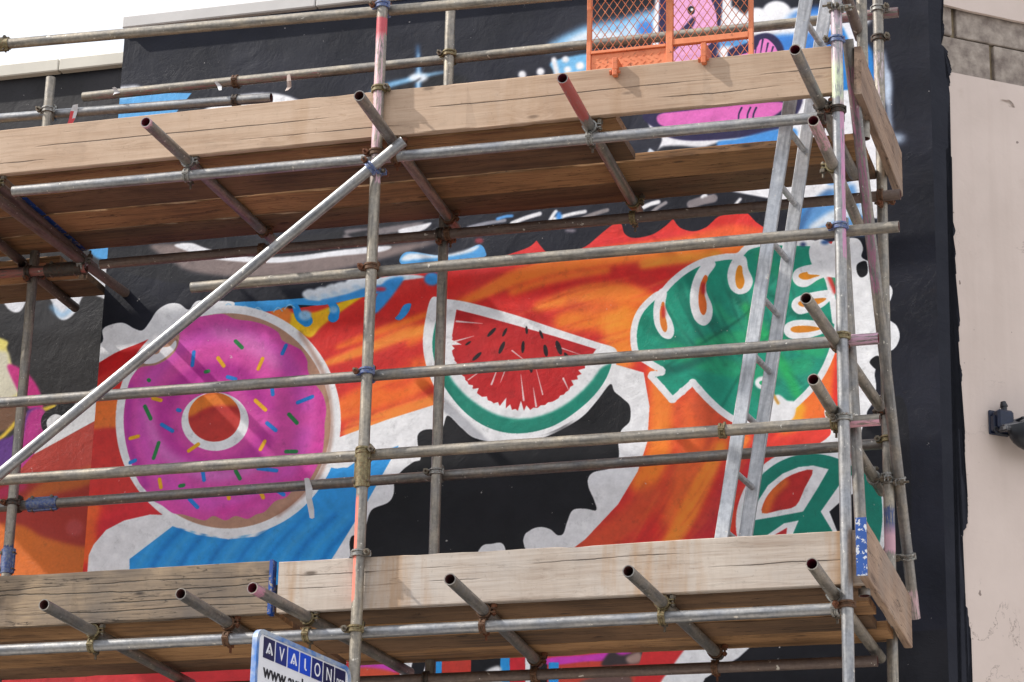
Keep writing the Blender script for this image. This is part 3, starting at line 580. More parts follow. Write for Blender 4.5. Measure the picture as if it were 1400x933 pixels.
# ---- scalloped white edge on the right, then the dark end of the wall
A.shape([(1106, 345), (1112, 332), (1124, 328), (1136, 334), (1140, 330), (1160, 326), (1174, 328), (1180, 340), (1178, 352), (1190, 360), (1198, 372), (1210, 384), (1220, 396), (1218, 410), (1211, 422), (1214, 436), (1226, 446), (1230, 462), (1222, 478), (1206, 484), (1200, 498), (1196, 512), (1198, 530), (1194, 550), (1185, 566), (1190, 584), (1188, 604), (1192, 630), (1180, 660), (1186, 800),
         (1166, 800), (1168, 640), (1166, 600), (1160, 560), (1162, 500), (1165, 440), (1162, 392), (1150, 382), (1128, 378), (1112, 366)], WHITE, 1)
A.shape([(1172, 362), (1184, 358), (1186, 374), (1178, 380), (1172, 374)], (16, 16, 20), 1); A.shape([(1189, 496), (1200, 487), (1210, 500), (1202, 508)], (16, 16, 20), 1)
A.dot(1128, 332, 6, 3, (50, 90, 150), 2); A.dot(1098, 335, 4, 3, (40, 60, 110), 2)
A.shape([(1128, 560), (1136, 590), (1130, 600), (1122, 608), (1166, 604), (1168, 560)], WHITE, 1)
A.shape([(1178, 590), (1200, 560), (1240, 560), (1240, 800), (1184, 800), (1192, 660), (1186, 640)], (16, 16, 22), 1)
# ---- peace sign
cxp, cyp = 1110, 716
def ring_(r0, c, dx=0, dy=0): A.shape(ell(cxp+dx, cyp+dy, r0, r0), c, 1)
ring_(104, WHITE); ring_(95, (22, 132, 112))
A.line([(1020, 735), (1022, 690), (1045, 650)], 8, (60, 160, 140), 4, .5)
A.shape([(1030, 712), (1036, 686), (1050, 664), (1070, 648), (1092, 639), (1112, 637), (1133, 642), (1118, 668), (1098, 700), (1060, 707)], WHITE, 1, sm=False)
qm = A.mask(smooth(A.w([(1042, 702), (1047, 682), (1062, 664), (1082, 650), (1111, 643), (1100, 668), (1088, 692), (1066, 698)]), True, 3), 1); A.put(qm, (198, 48, 44)); A.line([(1044, 704), (1056, 676), (1072, 660)], 14, (232, 116, 44), 6, .9, A.full(qm))
A.shape([(1046, 734), (1072, 716), (1092, 712), (1080, 740), (1070, 800), (1020, 800)], WHITE, 1, sm=False); A.shape([(1052, 736), (1076, 722), (1072, 760), (1046, 760)], (200, 44, 48), 1, sm=False)
A.shape([(1104, 728), (1114, 740), (1112, 800), (1094, 800)], WHITE, 1, sm=False)
A.shape([(1122, 700), (1150, 660), (1180, 640), (1190, 700), (1188, 800), (1158, 800), (1146, 740)], WHITE, 1, sm=False)
A.shape([(1134, 700), (1152, 684), (1176, 670), (1180, 800), (1166, 800), (1152, 745)], (16, 15, 24), 1, sm=False)
A.shape([(1176, 640), (1190, 646), (1203, 668), (1206, 716), (1196, 770), (1180, 800), (1176, 720)], (22, 132, 112), 1)
# ---- the part under the lower deck
A.shape([(0, 865), (560, 850), (560, 1000), (0, 1000)], (198, 46, 50), 1, sm=False)
A.shape([(485, 880), (550, 880), (545, 918), (515, 920), (488, 912)], (214, 72, 190), 3); A.shape([(488, 914), (540, 920), (540, 940), (480, 940)], (222, 88, 60), 3)
A.shape([(549, 890), (600, 890), (592, 1000), (540, 1000)], WHITE, 1, sm=False); A.shape([(566, 898), (588, 890), (575, 930), (556, 940)], (20, 18, 24), 1, sm=False)
for x0, x1, c in ((594, 604, BLU), (604, 644, (206, 62, 48)), (644, 684, (16, 16, 20)), (684, 697, BLU), (697, 718, (214, 44, 56)), (718, 725, WHITE), (725, 748, (16, 16, 20))):
    A.shape([(x0, 880), (x1, 880), (x1, 1000), (x0, 1000)], c, 1, sm=False)
A.shape([(664, 918), (684, 912), (684, 940), (660, 936)], WHITE, 2); A.shape([(630, 930), (660, 928), (660, 945), (630, 945)], WHITE, 2)
A.shape([(748, 894), (880, 886), (880, 1000), (748, 1000)], (206, 70, 56), 1, sm=False); A.shape([(750, 900), (800, 896), (860, 890), (850, 902), (800, 905), (752, 910)], (214, 64, 190), 1.5); A.shape([(750, 906), (764, 906), (762, 1000), (750, 1000)], BLU, 1, sm=False)
A.shape([(822, 910), (836, 890), (850, 896), (880, 890), (874, 906), (846, 910)], (60, 50, 52), 2); A.shape([(856, 900), (874, 892), (876, 904), (862, 908)], (170, 140, 130), 2); A.shape([(790, 935), (820, 925), (860, 922), (856, 960), (790, 960)], (110, 84, 78), 3)
A.shape([(880, 886), (950, 886), (915, 932), (870, 1000), (850, 1000)], (214, 48, 50), 1, sm=False); A.shape([(942, 880), (1032, 880), (1010, 900), (966, 926), (930, 970), (860, 1000), (905, 930)], WHITE, 1.5, sm=False); A.shape([(960, 922), (970, 912), (985, 920), (960, 940), (930, 970)], WHITE, 1)
A.shape([(1032, 880), (1300, 860), (1300, 1000), (930, 1000), (964, 928), (1010, 900)], (15, 15, 21), 1, sm=False)
# brushwork: faint directional mottling in every colour
n1 = blur2(np.random.rand(A.H, A.W).astype(np.float32), 1); n2 = blur2(np.random.rand(A.H, A.W).astype(np.float32), 5)
A.a *= (1+(n1-.5)*.16+(n2-.5)*.9)[..., None]
im_main = A.image("mural_paint"); A_main = A

B = Paint(-7.6, -5.60, 3.4, 8.0, YL, base=(38, 36, 37))
g = np.random.rand(B.H//50+2, B.W//50+2).astype(np.float32); g = blur2(np.kron(g, np.ones((50, 50), np.float32))[:B.H, :B.W], 36); B.a += ((g-.5)*40)[..., None]
B.shape([(-300, 110), (0, 108), (90, 108), (180, 92), (180, 60), (-300, 90)], (16, 16, 20), 8)
B.shape([(118, 320), (200, 315), (200, 356), (140, 356), (122, 342)], (80, 164, 226), 2)
wv = [(-300, 380), (200, 370), (200, 425), (128, 404), (120, 402), (112, 408), (104, 426), (94, 436), (84, 438), (76, 430), (70, 412), (60, 404), (48, 402), (38, 408), (30, 424), (22, 428), (12, 424), (2, 412), (-12, 405), (-30, 425), (-60, 410), (-300, 430)]
B.shape(wv, (222, 222, 226), 1.5); B.line([(70, 420), (84, 432), (96, 424)], 8, (120, 170, 210), 5, .7)
B.shape([(-200, 430), (-10, 460), (10, 480), (20, 520), (28, 545), (0, 560), (-40, 560), (-200, 520)], (236, 220, 120), 3); B.shape([(-100, 500), (0, 480), (14, 500), (24, 540), (-60, 560)], (226, 220, 196), 6)
B.shape([(10, 500), (28, 504), (44, 518), (56, 540), (58, 562), (40, 560), (22, 530)], (206, 36, 130), 2)
B.shape([(-200, 560), (0, 548), (30, 560), (8, 590), (-200, 620)], (120, 84, 60), 5); B.line([(-60, 640), (0, 600), (30, 572), (74, 556)], 7, (232, 196, 60), 2)
B.shape([(-200, 640), (0, 602), (30, 576), (40, 560), (62, 566), (62, 640), (20, 670), (-200, 690)], (96, 48, 132), 3); B.shape([(40, 566), (60, 562), (60, 600), (56, 624), (36, 650), (20, 680), (30, 610)], (190, 44, 136), 3)
B.shape([(60, 566), (100, 548), (98, 562), (84, 576), (60, 590)], (16, 15, 20), 1)
B.shape([(64, 590), (64, 576), (74, 567), (86, 570), (92, 576), (96, 562), (110, 545), (124, 534), (160, 520), (160, 560), (130, 576), (90, 598), (48, 622), (55, 610)], (226, 226, 228), 1.2)
B.shape([(46, 622), (90, 598), (130, 576), (160, 562), (160, 900), (-200, 900), (-200, 660), (0, 652), (30, 640)], (178, 56, 42), 1.2, sm=False)
B.line([(30, 690), (60, 670), (110, 655), (150, 640)], [6, 26, 30, 20], (212, 118, 48), 7, .8); B.line([(-60, 700), (0, 676), (30, 664)], 20, (200, 50, 110), 6, .7)
B.shape([(-200, 745), (0, 716), (60, 735), (112, 748), (160, 750), (160, 830), (-200, 840)], (226, 116, 40), 6); B.dot(102, 722, 12, 12, (196, 84, 84), 5, .7)
B.shape([(-200, 870), (160, 870), (160, 1000), (-200, 1000)], (190, 44, 48), 2)
n1 = blur2(np.random.rand(B.H, B.W).astype(np.float32), 1); B.a *= (1+(n1-.5)*.2)[..., None]
im_left = B.image("mural_paint_left")

def wall_paint(name, im=None, col=None, rough=.52, relief=1.0, ragged=False):
    m, n, b = newmat(name); lk = n.links.new
    tc = n.nodes.new("ShaderNodeTexCoord"); v = tc.outputs['Object']
    if im is not None:
        t = n.nodes.new("ShaderNodeTexImage"); t.image = im; t.interpolation = 'Cubic'; t.extension = 'EXTEND'
        lk(tc.outputs['UV'], t.inputs[0]); c = t.outputs[0]
    else: c = col
    mo = noise(n, v, 2.6, 6, .6); c = mixc(n, ramp(n, mo, [(.35, .07), (.65, 0.)]), c, lin(100, 100, 110))
    sp = noise(n, v, 30, 3, .6); c = mixc(n, ramp(n, sp, [(.73, 0.), (.76, .5)]), c, lin(220, 214, 210))
    dk = noise(n, v, 17, 5, .7); c = mixc(n, ramp(n, dk, [(.30, .22), (.42, 0.)]), c, lin(40, 34, 34))
    lk(c, b.inputs['Base Color'])
    b.inputs['Roughness'].default_value = rough; b.inputs['Specular IOR Level'].default_value = .22
    big = noise(n, v, 1.7, 3, .5); trow = noise(n, v, 6.5, 5, .6, 1.2); fine = noise(n, v, 55, 4, .65)
    p = bump(n, b, big, .3*relief, .06); p = bump(n, b, trow, .34*relief, .012, p); p = bump(n, b, fine, .3*relief, .003, p)
    cr_ = noise(n, v, 4.2, 6, .6, 2.2); ck = ramp(n, cr_, [(.492, 0.), (.5, 1.), (.508, 0.)]); md = noise(n, v, .9, 2); mk = ramp(n, md, [(.52, 0.), (.62, 1.)])
    q = n.nodes.new("ShaderNodeMath"); q.operation = 'MULTIPLY'; lk(ck, q.inputs[0]); lk(mk, q.inputs[1]); bump(n, b, q.outputs[0], .22*relief, .006, p)
    return m
M_MURAL = wall_paint("painted_render_mural", im_main); M_MURALL = wall_paint("painted_render_left", im_left)
M_BLACKW = wall_paint("painted_render_black", col=lin(16, 18, 30))

# ------------------------------------------------------------------ ground, road, pavement
def grid_mesh(name, corners, nx, ny, uv=False):
    """corners: a, b, c, d counter-clockwise; returns a subdivided sheet"""
    a, b, c, d = [Vector(q) for q in corners]; vs, fs = [], []
    for j in range(ny+1):
        for i in range(nx+1):
            s, t = i/nx, j/ny; vs.append((a*(1-s)+b*s)*(1-t)+(d*(1-s)+c*s)*t)
    for j in range(ny):
        for i in range(nx):
            k = j*(nx+1)+i; fs.append((k, k+1, k+nx+2, k+nx+1))
    me = bpy.data.meshes.new(name); me.from_pydata([tuple(v) for v in vs], [], fs)
    if uv:
        l = me.uv_layers.new(name="UVMap")
        for p in me.polygons:
            for li in p.loop_indices:
                vi = me.loops[li].vertex_index; i, j = vi % (nx+1), vi//(nx+1); l.data[li].uv = (i/nx, j/ny)
    return me
M_ASPH = simple("asphalt", lin(112, 110, 108), .9, 0, .35, 12, bmp=.6); M_PAVE = simple("paving_concrete", lin(202, 196, 188), .85, 0, .2, 6, bmp=.4); M_KERB = simple("kerb_stone", lin(140, 138, 134), .85, 0, .2, 9)
M_LINE = simple("road_marking", lin(225, 222, 210), .7, 0, .15, 14)
tag(link("ground", grid_mesh("ground", [(-400, -400, -.15), (400, -400, -.15), (400, 400, -.15), (-400, 400, -.15)], 4, 4), M_ASPH), kind='structure')
bm = bmesh.new(); bx(bm, (-60, 7.0, -.14), (40, 30, 0.0)); tag(link("pavement", bm_mesh("pavement", bm), M_PAVE), kind='structure')
bm = bmesh.new()
for i in range(100): bx(bm, (-60+i, 6.86, -.145), (-60+i+.99, 6.995, .004), .008)
tag(link("kerb", bm_mesh("kerb", bm), M_KERB), kind='structure')
bm = bmesh.new()
for i in range(20): bx(bm, (-60+i*5, 2.9, -.146), (-57+i*5, 3.0, -.142))
tag(link("road_marking", bm_mesh("road_marking", bm), M_LINE), kind='structure')

# ------------------------------------------------------------------ painted wall
pw = tag(empty("painted_wall", (XL, YW, 0)), "tall flat rendered wall carrying the doughnut, melon and leaf mural", "wall")
def loc(o, p):     # child given in world metres
    o.matrix_parent_inverse = Matrix.Translation(-Vector(p.location)); return o
def box_obj(name, lo, hi, mat, parent=None, bev=0.0):
    bm = bmesh.new(); bx(bm, lo, hi, bev); o = link(name, bm_mesh(name, bm), mat, parent)
    if parent is not None: loc(o, parent)
    return o
loc(link("mural_face", grid_mesh("mural_face", [(XL, YW, 3.4), (XE, YW, 3.4), (XE, YW, 8.0), (XL, YW, 8.0)], 40, 44, True), M_MURAL, pw), pw)
loc(link("lower_face", grid_mesh("lower_face", [(XL, YW, 0), (XE, YW, 0), (XE, YW, 3.4), (XL, YW, 3.4)], 20, 16), M_BLACKW, pw), pw)
box_obj("wall_core", (XL, YW+.004, 0), (XE-.004, YW+.8, 7.985), M_BLACKW, pw)
M_COPE = simple("coping_render", lin(206, 202, 198), .75, 0, .12, 4, bmp=.3); M_COPEL = simple("coping_cream", lin(212, 206, 192), .75, 0, .12, 4, bmp=.3)
def coping(pts, plane, z0, z1, mat, parent):
    for x0, x1 in pts: box_obj("coping_stone", (x0+.002, plane-.045, z0), (x1-.002, plane+.6, z1), mat, parent, .006)
coping([(XL, -4.6), (-4.6, -3.5), (-3.5, -2.4), (-2.4, XE)], YW, 7.985, 8.052, M_COPE, pw)
box_obj("drip_strip", (XL, YW-.012, 7.962), (XE, YW-.003, 7.9845), simple("drip_dark", lin(36, 44, 66), .6), pw)
lwl = tag(empty("set_back_wall", (-7, YL, 0)), "lower painted wall set back at the far left behind the scaffold", "wall")
loc(link("mural_face", grid_mesh("mural_face_left", [(-7.6, YL, 3.4), (-5.6, YL, 3.4), (-5.6, YL, 8.0), (-7.6, YL, 8.0)], 20, 44, True), M_MURALL, lwl), lwl)
loc(link("lower_face", grid_mesh("lower_face_left", [(-7.6, YL, 0), (-5.6, YL, 0), (-5.6, YL, 3.4), (-7.6, YL, 3.4)], 10, 16), M_BLACKW, lwl), lwl)
box_obj("wall_core", (-7.6, YL+.004, 0), (-5.6, YL+.8, 7.985), M_BLACKW, lwl)
box_obj("wall_beyond", (-16, YL+.002, 0), (-7.601, YL+.8, 7.985), M_BLACKW, lwl)
coping([(-16, -9), (-9, -7.1), (-7.1, -6.2), (-6.2, -5.6)], YL, 7.988, 8.06, M_COPEL, lwl)

# ------------------------------------------------------------------ cream side wall turning away at the corner
PH = math.radians(37); cdv = np.array([math.cos(PH), math.sin(PH), 0]); cnv = np.array([math.sin(PH), -math.cos(PH), 0]); C0 = np.array([XE, YW, 0])
def PC(x, y, off=0.0):
    d = ray(x, y); t = ((C0+cnv*off-CAM)@cnv)/(d@cnv); p = CAM+d*t; return float((p-C0)@cdv), float(p[2])
sw_ = tag(empty("cream_side_wall", (XE, YW, 0)), "peeling cream rendered wall angled away beyond the black painted corner", "wall"); sw_.rotation_euler = (0, 0, PH)
sw_M = Matrix.Identity(4)
def sheet(name, pts, y0, y1, mat, parent):
    """upright slab: outline in (x, z), from y0 (front) to y1"""
    bm = bmesh.new(); n = len(pts)
    a = [bm.verts.new((x, y0, z)) for x, z in pts]; b = [bm.verts.new((x, y1, z)) for x, z in pts]
    f = bm.faces.new(a); bm.faces.new(b[::-1])
    for i in range(n): bm.faces.new((a[i], a[(i+1) % n], b[(i+1) % n], b[i]))
    bmesh.ops.triangulate(bm, faces=[q for q in bm.faces if len(q.verts) > 4])
    return link(name, bm_mesh(name, bm), mat, parent)
def rag(x0, z0, x1, z1, n, amp, seed):
    r = random.Random(seed); o = []; w = 0
    for i in range(n+1):
        t = i/n; w = .6*w+r.uniform(-1, 1)*amp; e = min(1, 5*t, 5*(1-t)); o.append((x0+(x1-x0)*t - (z1-z0 != 0 and abs(z1-z0) > abs(x1-x0))*w*e, z0+(z1-z0)*t + (abs(x1-x0) > abs(z1-z0))*w*e))
    return o
# black paint edge as a list of local x over height
edge_px = [(1288, -40), (1286, 20), (1290, 60), (1297, 95), (1300, 120), (1296, 200), (1299, 215), (1296, 240), (1300, 290), (1305, 340), (1307, 370), (1304, 378), (1309, 420), (1308, 466), (1312, 520), (1309, 575), (1315, 590), (1318, 640), (1320, 700), (1317, 760), (1322, 840), (1328, 933), (1330, 1000)]
edge = sorted([PC(x, y, 0) for x, y in edge_px], key=lambda q: q[1])
def cream_material():
    m, n, b = newmat("cream_render_with_black_edge"); lk = n.links.new
    tc = n.nodes.new("ShaderNodeTexCoord"); v = tc.outputs['Object']
    cr_ = mixc(n, ramp(n, noise(n, v, 2.2, 5, .6), [(.3, 0.), (.7, 1.)]), lin(202, 185, 174), lin(214, 197, 186))
    cr_ = mixc(n, ramp(n, noise(n, v, 7, 7, .65), [(.60, 0.), (.75, .3)]), cr_, lin(176, 158, 142))
    wst = noise(n, coords(n, (4.5, 1, .28), 0.), 1.5, 6, .6); cr_ = mixc(n, ramp(n, wst, [(.52, 0.), (.76, .22)]), cr_, lin(166, 146, 132))
    # chips where the paint has come off to grey render, with a thin dark rim
    ch = noise(n, v, 3.1, 5, .55, .6); cm = ramp(n, ch, [(.675, 0.), (.682, 1.)]); rim = ramp(n, ch, [(.665, 0.), (.675, .6), (.682, .6), (.69, 0.)])
    cr_ = mixc(n, cm, cr_, lin(158, 150, 142)); cr_ = mixc(n, rim, cr_, lin(120, 96, 78))
    sp = noise(n, v, 19, 2, .5); cr_ = mixc(n, ramp(n, sp, [(.735, 0.), (.745, .8)]), cr_, lin(110, 92, 84))
    cn = noise(n, v, 1.3, 7, .62, 1.2); ck = ramp(n, cn, [(.496, 0.), (.5, 1.), (.504, 0.)]); mk = ramp(n, noise(n, v, 1.9, 2, .5), [(.56, 0.), (.64, .8)])
    q = n.nodes.new("ShaderNodeMath"); q.operation = 'MULTIPLY'; lk(ck, q.inputs[0]); lk(mk, q.inputs[1]); cr_ = mixc(n, q.outputs[0], cr_, lin(120, 102, 92))
    lk(cr_, b.inputs['Base Color']); b.inputs['Roughness'].default_value = .75
    iv = ramp(n, cm, [(0., 1.), (1., 0.)])
    p = bump(n, b, iv, .6, .006); p = bump(n, b, noise(n, v, 5.5, 5, .6, .8), .22, .012, p); p = bump(n, b, noise(n, v, 60, 3, .6), .15, .002, p); bump(n, b, q.outputs[0], -.5, .005, p)
    return m
M_CREAM = cream_material()
xt0, zt0 = PC(1287, 6, 0); xt1, zt1 = PC(1400, 30, 0); xb0, zb0 = PC(1290, 95, 0); xb1, zb1 = PC(1400, 119, 0)
zt = (zt0+zt1)/2; zb = (zb0+zb1)/2
# black painted strip from the corner to the ragged edge (a skin over the render), then cream sheets above and below the bare blocks
def dense(e, n, amp, seed):
    r = random.Random(seed); o = []
    for i in range(len(e)-1):
        for k in range(n):
            t = k/n; o.append((e[i][0]+(e[i+1][0]-e[i][0])*t + r.uniform(-amp, amp), e[i][1]+(e[i+1][1]-e[i][1])*t))
    return o+[e[-1]]
eb = dense(dense(edge, 4, .016, 4), 5, .005, 9); e0 = edge[0][0]
strip = [(0.0, 0.0), (e0, 0.0)]+eb+[(edge[-1][0], 8.0), (0.0, 8.0)]
sheet("black_paint", strip, 0.0, .020, M_BLACKW, sw_)
low = [(.02, 0.0), (7, 0.0), (7, zb)]+rag(6.9, zb, .25, zb, 110, .006, 5)+[(.02, zb)]
sheet("render_coat", low, .0045, .0225, M_CREAM, sw_)
topc = [(.02, 8.0), (.02, zt+.01)]+rag(.22, zt, 6.9, zt-.0, 110, .008, 6)+[(7, zt), (7, 8.0)]
sheet("render_coat", topc, .0045, .0225, M_CREAM, sw_)
link("wall_core", (lambda bm: (bx(bm, (.03, .055, 0), (7, .8, 7.98)), bm_mesh("side_core", bm))[1])(bmesh.new()), simple("mortar", lin(170, 152, 122), .9, 0, .3, 40, bmp=.8), sw_)
M_BLOCK = simple("concrete_block", lin(170, 158, 146), .95, 0, .35, 16, dark=lin(118, 106, 98), bmp=.9)
bh = .215; jt = .012
jx0 = PC(1360, 75, 0)[0]; jx1 = PC(1308, 20, 0)[0]
for r_, (z0, j) in enumerate(((zb-.02, jx0), (zb+.205, jx1), (zb+.43, jx0))):
    if z0 > zt: break
    for k in range(-1, 15):
        x0 = j+.452*k; x1 = x0+.44
        if x1 < .05: continue
        x0 = max(x0, .03); bm = bmesh.new(); bx(bm, (x0+.012, .0235+random.uniform(0, .006), z0), (x1, .09, z0+bh-.0), .004)
        link("block", bm_mesh("block", bm), M_BLOCK, sw_)
link("coping_stone", (lambda bm: (bx(bm, (.0, -.045, 7.985), (7, .6, 8.05), .006), bm_mesh("side_coping", bm))[1])(bmesh.new()), M_COPE, sw_)

# ------------------------------------------------------------------ tubes
TUBES = {}
def tube(ref, p0, p1, mat, label, name="scaffold_tube", group=None, paints=(), r=R, bore=None, cat="scaffold tube"):
    p0, p1 = Vector(p0), Vector(p1); Lh = (p1-p0).length; u, v, d = frame(p1-p0); n = 24; m = max(8, int(Lh/.06))
    rnd = random.Random(hash(ref) % 1000 if False else sum(map(ord, ref)))
    b1, b2, ph = rnd.uniform(-.0022, .0022), rnd.uniform(-.0022, .0022), rnd.uniform(0, 3)
    vs, fs, cols = [], [], []
    for i in range(m+1):
        t = i/m; bend = math.sin(math.pi*t)
        for k in range(n):
            a = 2*math.pi*k/n; x, y = r*math.cos(a)+b1*bend, r*math.sin(a)+b2*bend; vs.append((x, y, t*Lh))
            wn = math.cos(a)*u+math.sin(a)*v; c = (0, 0, 0, 0); s = t*Lh
            for q in paints:
                s0, s1, col, amt = q[:4]; side = q[4] if len(q) > 4 else None
                if s0 <= s <= s1 and (side is None or wn.dot(Vector(side).normalized()) > (q[5] if len(q) > 5 else .2)): c = tuple(float(z) for z in srgb(col))+(amt,)
            cols.append(c)
    for i in range(m):
        for k in range(n): fs.append((i*n+k, i*n+(k+1) % n, (i+1)*n+(k+1) % n, (i+1)*n+k))
    no = len(fs); mi = [0]*no; nv = len(vs)
    for e, z, s in ((0, 0.0, 1), (m*n, Lh, -1)):      # wall thickness and bore at both ends
        base = len(vs)
        for dz in (0.0, .16*s):
            for k in range(n):
                a = 2*math.pi*k/n; vs.append(((r-.004)*math.cos(a), (r-.004)*math.sin(a), z+dz)); cols.append((0, 0, 0, 0))
        for k in range(n):
            k2 = (k+1) % n; fs.append((e+k, e+k2, base+k2, base+k)); mi.append(0)
            fs.append((base+k, base+k2, base+n+k2, base+n+k)); mi.append(1)
        fs.append(tuple(base+n+k for k in range(n))); mi.append(1)
    me = bpy.data.meshes.new(name); me.from_pydata(vs, [], fs)
    bm = bmesh.new(); bm.from_mesh(me); bmesh.ops.recalc_face_normals(bm, faces=bm.faces); bm.to_mesh(me); bm.free()
    at = me.color_attributes.new("paint", 'FLOAT_COLOR', 'POINT'); at.data.foreach_set("color", np.array(cols, np.float32).ravel())
    for i, p in enumerate(me.polygons): p.material_index = mi[i] if i < len(mi) else 0; p.use_smooth = True
    try: me.set_sharp_from_angle(angle=math.radians(40))
    except Exception: pass
    o = link(name, me, [mat, bore or M_BORE])
    o.matrix_world = Matrix(((u.x, v.x, d.x, p0.x), (u.y, v.y, d.y, p0.y), (u.z, v.z, d.z, p0.z), (0, 0, 0, 1)))
    tag(o, label, cat, group); TUBES[ref] = (p0, p1, d)
    return o
def plane_tube(ref, a, b, Y, mat, label, **k): return tube(ref, P(*a, Y), P(*b, Y), mat, label, **k)
GR = "rails and ledgers of the scaffold"; GS = "standards of the scaffold"; GT = "transoms and end tubes of the scaffold"
PINKP, REDP, SALM = (208, 150, 186), (190, 70, 80), (226, 120, 100)
X2 = -3.775; X1 = -1.737
zz = lambda x, y, Y: float(P(x, y, Y)[2])
s2 = tube("front standard left of centre", (X2, YP, 0), (X2, YP, 8.2), M_TUBEW, "front upright tube left of centre with worn red paint near its top", group=GS, name="standard", cat="standard",
     paints=[(zz(524, 60, YP), zz(524, 28, YP), REDP, .56), (zz(521, 200, YP), zz(523, 62, YP), (222, 176, 186), .46, (-1, -.6, 0), -.4), (zz(484, 835, YP), zz(492, 668, YP), SALM, .62, (-1, -.35, 0), .35), (zz(519, 250, YP), zz(519, 205, YP), (216, 170, 184), .42)])
tube("front corner standard", (X1, YP, 0), (X1, YP, 8.4), M_TUBEB, "front corner upright tube beside the ladder with a pink streak", group=GS, name="standard", cat="standard",
     paints=[(zz(1144, 95, YP), zz(1142, 0, YP), (206, 178, 190), .45), (zz(1144, 92, YP), zz(1144, 58, YP), (196, 168, 180), .46), (zz(1147, 139, YP), zz(1145, 92, YP), (206, 216, 180), .50), (zz(1148, 370, YP), zz(1147, 150, YP), (200, 134, 170), .52, (1, -.25, 0), .55)])
tube("rear standard by the melon", (-3.745, YS, 0), (-3.768, YS, zz(616, 12, YS)), M_TUBEW, "rear upright tube crossing the left tip of the painted watermelon", group=GS, name="standard", cat="standard")
tube("rear standard at far left", (-5.875, YS, 0), (-5.86, YS, zz(68, 107, YS)), M_TUBEW, "rear upright tube at far left, its open top showing above the boards", group=GS, name="standard", cat="standard",
     paints=[(zz(10, 783, YS), zz(12, 752, YS), (34, 74, 140), .8)])
tube("rear corner standard", (-1.708, YS, 0), (-1.700, YS, 8.5), M_TUBEW, "rear corner upright tube nearest the black end of the wall", group=GS, name="standard", cat="standard",
     paints=[(zz(1214, 730, YS), zz(1213, 682, YS), (44, 66, 116), .50), (zz(1214, 762, YS), zz(1214, 731, YS), (196, 150, 162), .6), (zz(1208, 200, YS), zz(1206, 70, YS), (218, 200, 206), .4)])
tube("front standard out of frame", (X2-2.04, YP, 0), (X2-2.04, YP, 8.2), M_TUBE, "front upright tube farthest left in the scaffold", group=GS, name="standard", cat="standard")
plane_tube("topmost rail", (-260, 84), (1230, -46), YR, M_TUBEW, "topmost long rail crossing the sky and the pale coping", group=GR)
plane_tube("high rear rail", (114, 133), (1228, 17), YG, M_TUBEW, "high rear rail running behind the orange gate", group=GR, paints=[(0.02, 1.3, (150, 96, 96), .42, (0, 0, -1), .1), (3.7, 4.3, (140, 96, 102), .48)])
plane_tube("short rear rail", (-200, 178), (371, 134), YG, M_TUBEB, "short bright rear rail ending open above the pale board", group=GR)
plane_tube("upper front ledger", (18, 262), (1128, 160), YR, M_TUBEB, "bright front ledger carrying the upper deck", group=GR)
plane_tube("far left front ledger", (-300, 288), (-6, 264), YR, M_TUBEB, "front ledger of the next bay at far left", group=GR)
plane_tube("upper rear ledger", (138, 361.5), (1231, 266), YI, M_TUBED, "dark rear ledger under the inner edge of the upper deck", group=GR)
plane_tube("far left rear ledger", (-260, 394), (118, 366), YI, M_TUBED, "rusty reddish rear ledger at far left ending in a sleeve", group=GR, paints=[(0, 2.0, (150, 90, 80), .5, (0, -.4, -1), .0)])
plane_tube("first rail under the deck", (262, 393.5), (1229, 310), YR, M_TUBEW, "front guard rail with both open ends showing, first below the upper deck", group=GR)
plane_tube("second rail under the deck", (-200, 566), (1201, 463), YR, M_TUBE, "front guard rail crossing the doughnut hole with a pink right end", group=GR, bore=M_BOREP,
           paints=[(P(1158, 466, YR)[0]-P(-200, 566, YR)[0], 9, (198, 152, 172), .47)])
plane_tube("third rail under the deck", (-200, 670), (1203, 574), YR, M_TUBEW, "dusty front guard rail crossing the lower half of the doughnut", group=GR, paints=[(P(1158, 575, YR)[0]-P(-200, 670, YR)[0], 9, (214, 156, 170), .5, (0, 0, -1), .2)])
plane_tube("lowest rear rail", (-200, 708), (1206, 607), YG, M_TUBE, "rear guard rail, lowest before the lower deck", group=GR)
plane_tube("lower front ledger", (-260, 902), (1146, 832.5), YR, M_TUBEB, "bright front ledger carrying the lower deck", group=GR)
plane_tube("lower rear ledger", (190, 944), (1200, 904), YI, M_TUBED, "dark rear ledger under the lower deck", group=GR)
plane_tube("diagonal brace", (552, 193), (-160, 780), YF, M_TUBEB, "long shiny diagonal brace rising across the doughnut to the upper deck", group="braces of the scaffold")

def transom(ref, near, cross, far, zoff, mat, label, bore=None, Y=None, paints=()):
    z = float(P(*cross, YR)[2])+zoff
    a, b = PZ(*near, z), PZ(*far, z)
    tube(ref, a, b, mat, label, group=GT, bore=bore, paints=paints)
Tz = .052
transom("first upper transom", (199, 167), (265, 235), (386, 340), Tz, M_TUBE, "transom poking out under the pale upper board at its left", M_BOREP, paints=[(0, .02, (200, 150, 160), .7)])
transom("second upper transom", (491, 131), (551, 212), (624, 312), Tz, M_TUBE, "transom poking out just left of the red and white standard", M_BORE)
transom("third upper transom", (769, 107), (808, 189), (874, 291), Tz, M_TUBE, "transom with red paint poking out left of the orange gate", M_BOREP, paints=[(0, .42, (164, 72, 66), .58)])
transom("fourth upper transom", (1087, 68), (1127, 160), (1168, 240), Tz, M_TUBE, "transom poking out over the right end of the upper board", M_BOREP)
transom("low upper end tube", (1112, 165), (1131, 205), (1176, 312), -.10, M_TUBEW, "pinkish stub tube poking out below the upper ledger by the corner", M_BOREP, paints=[(0, .3, (190, 140, 150), .48)])
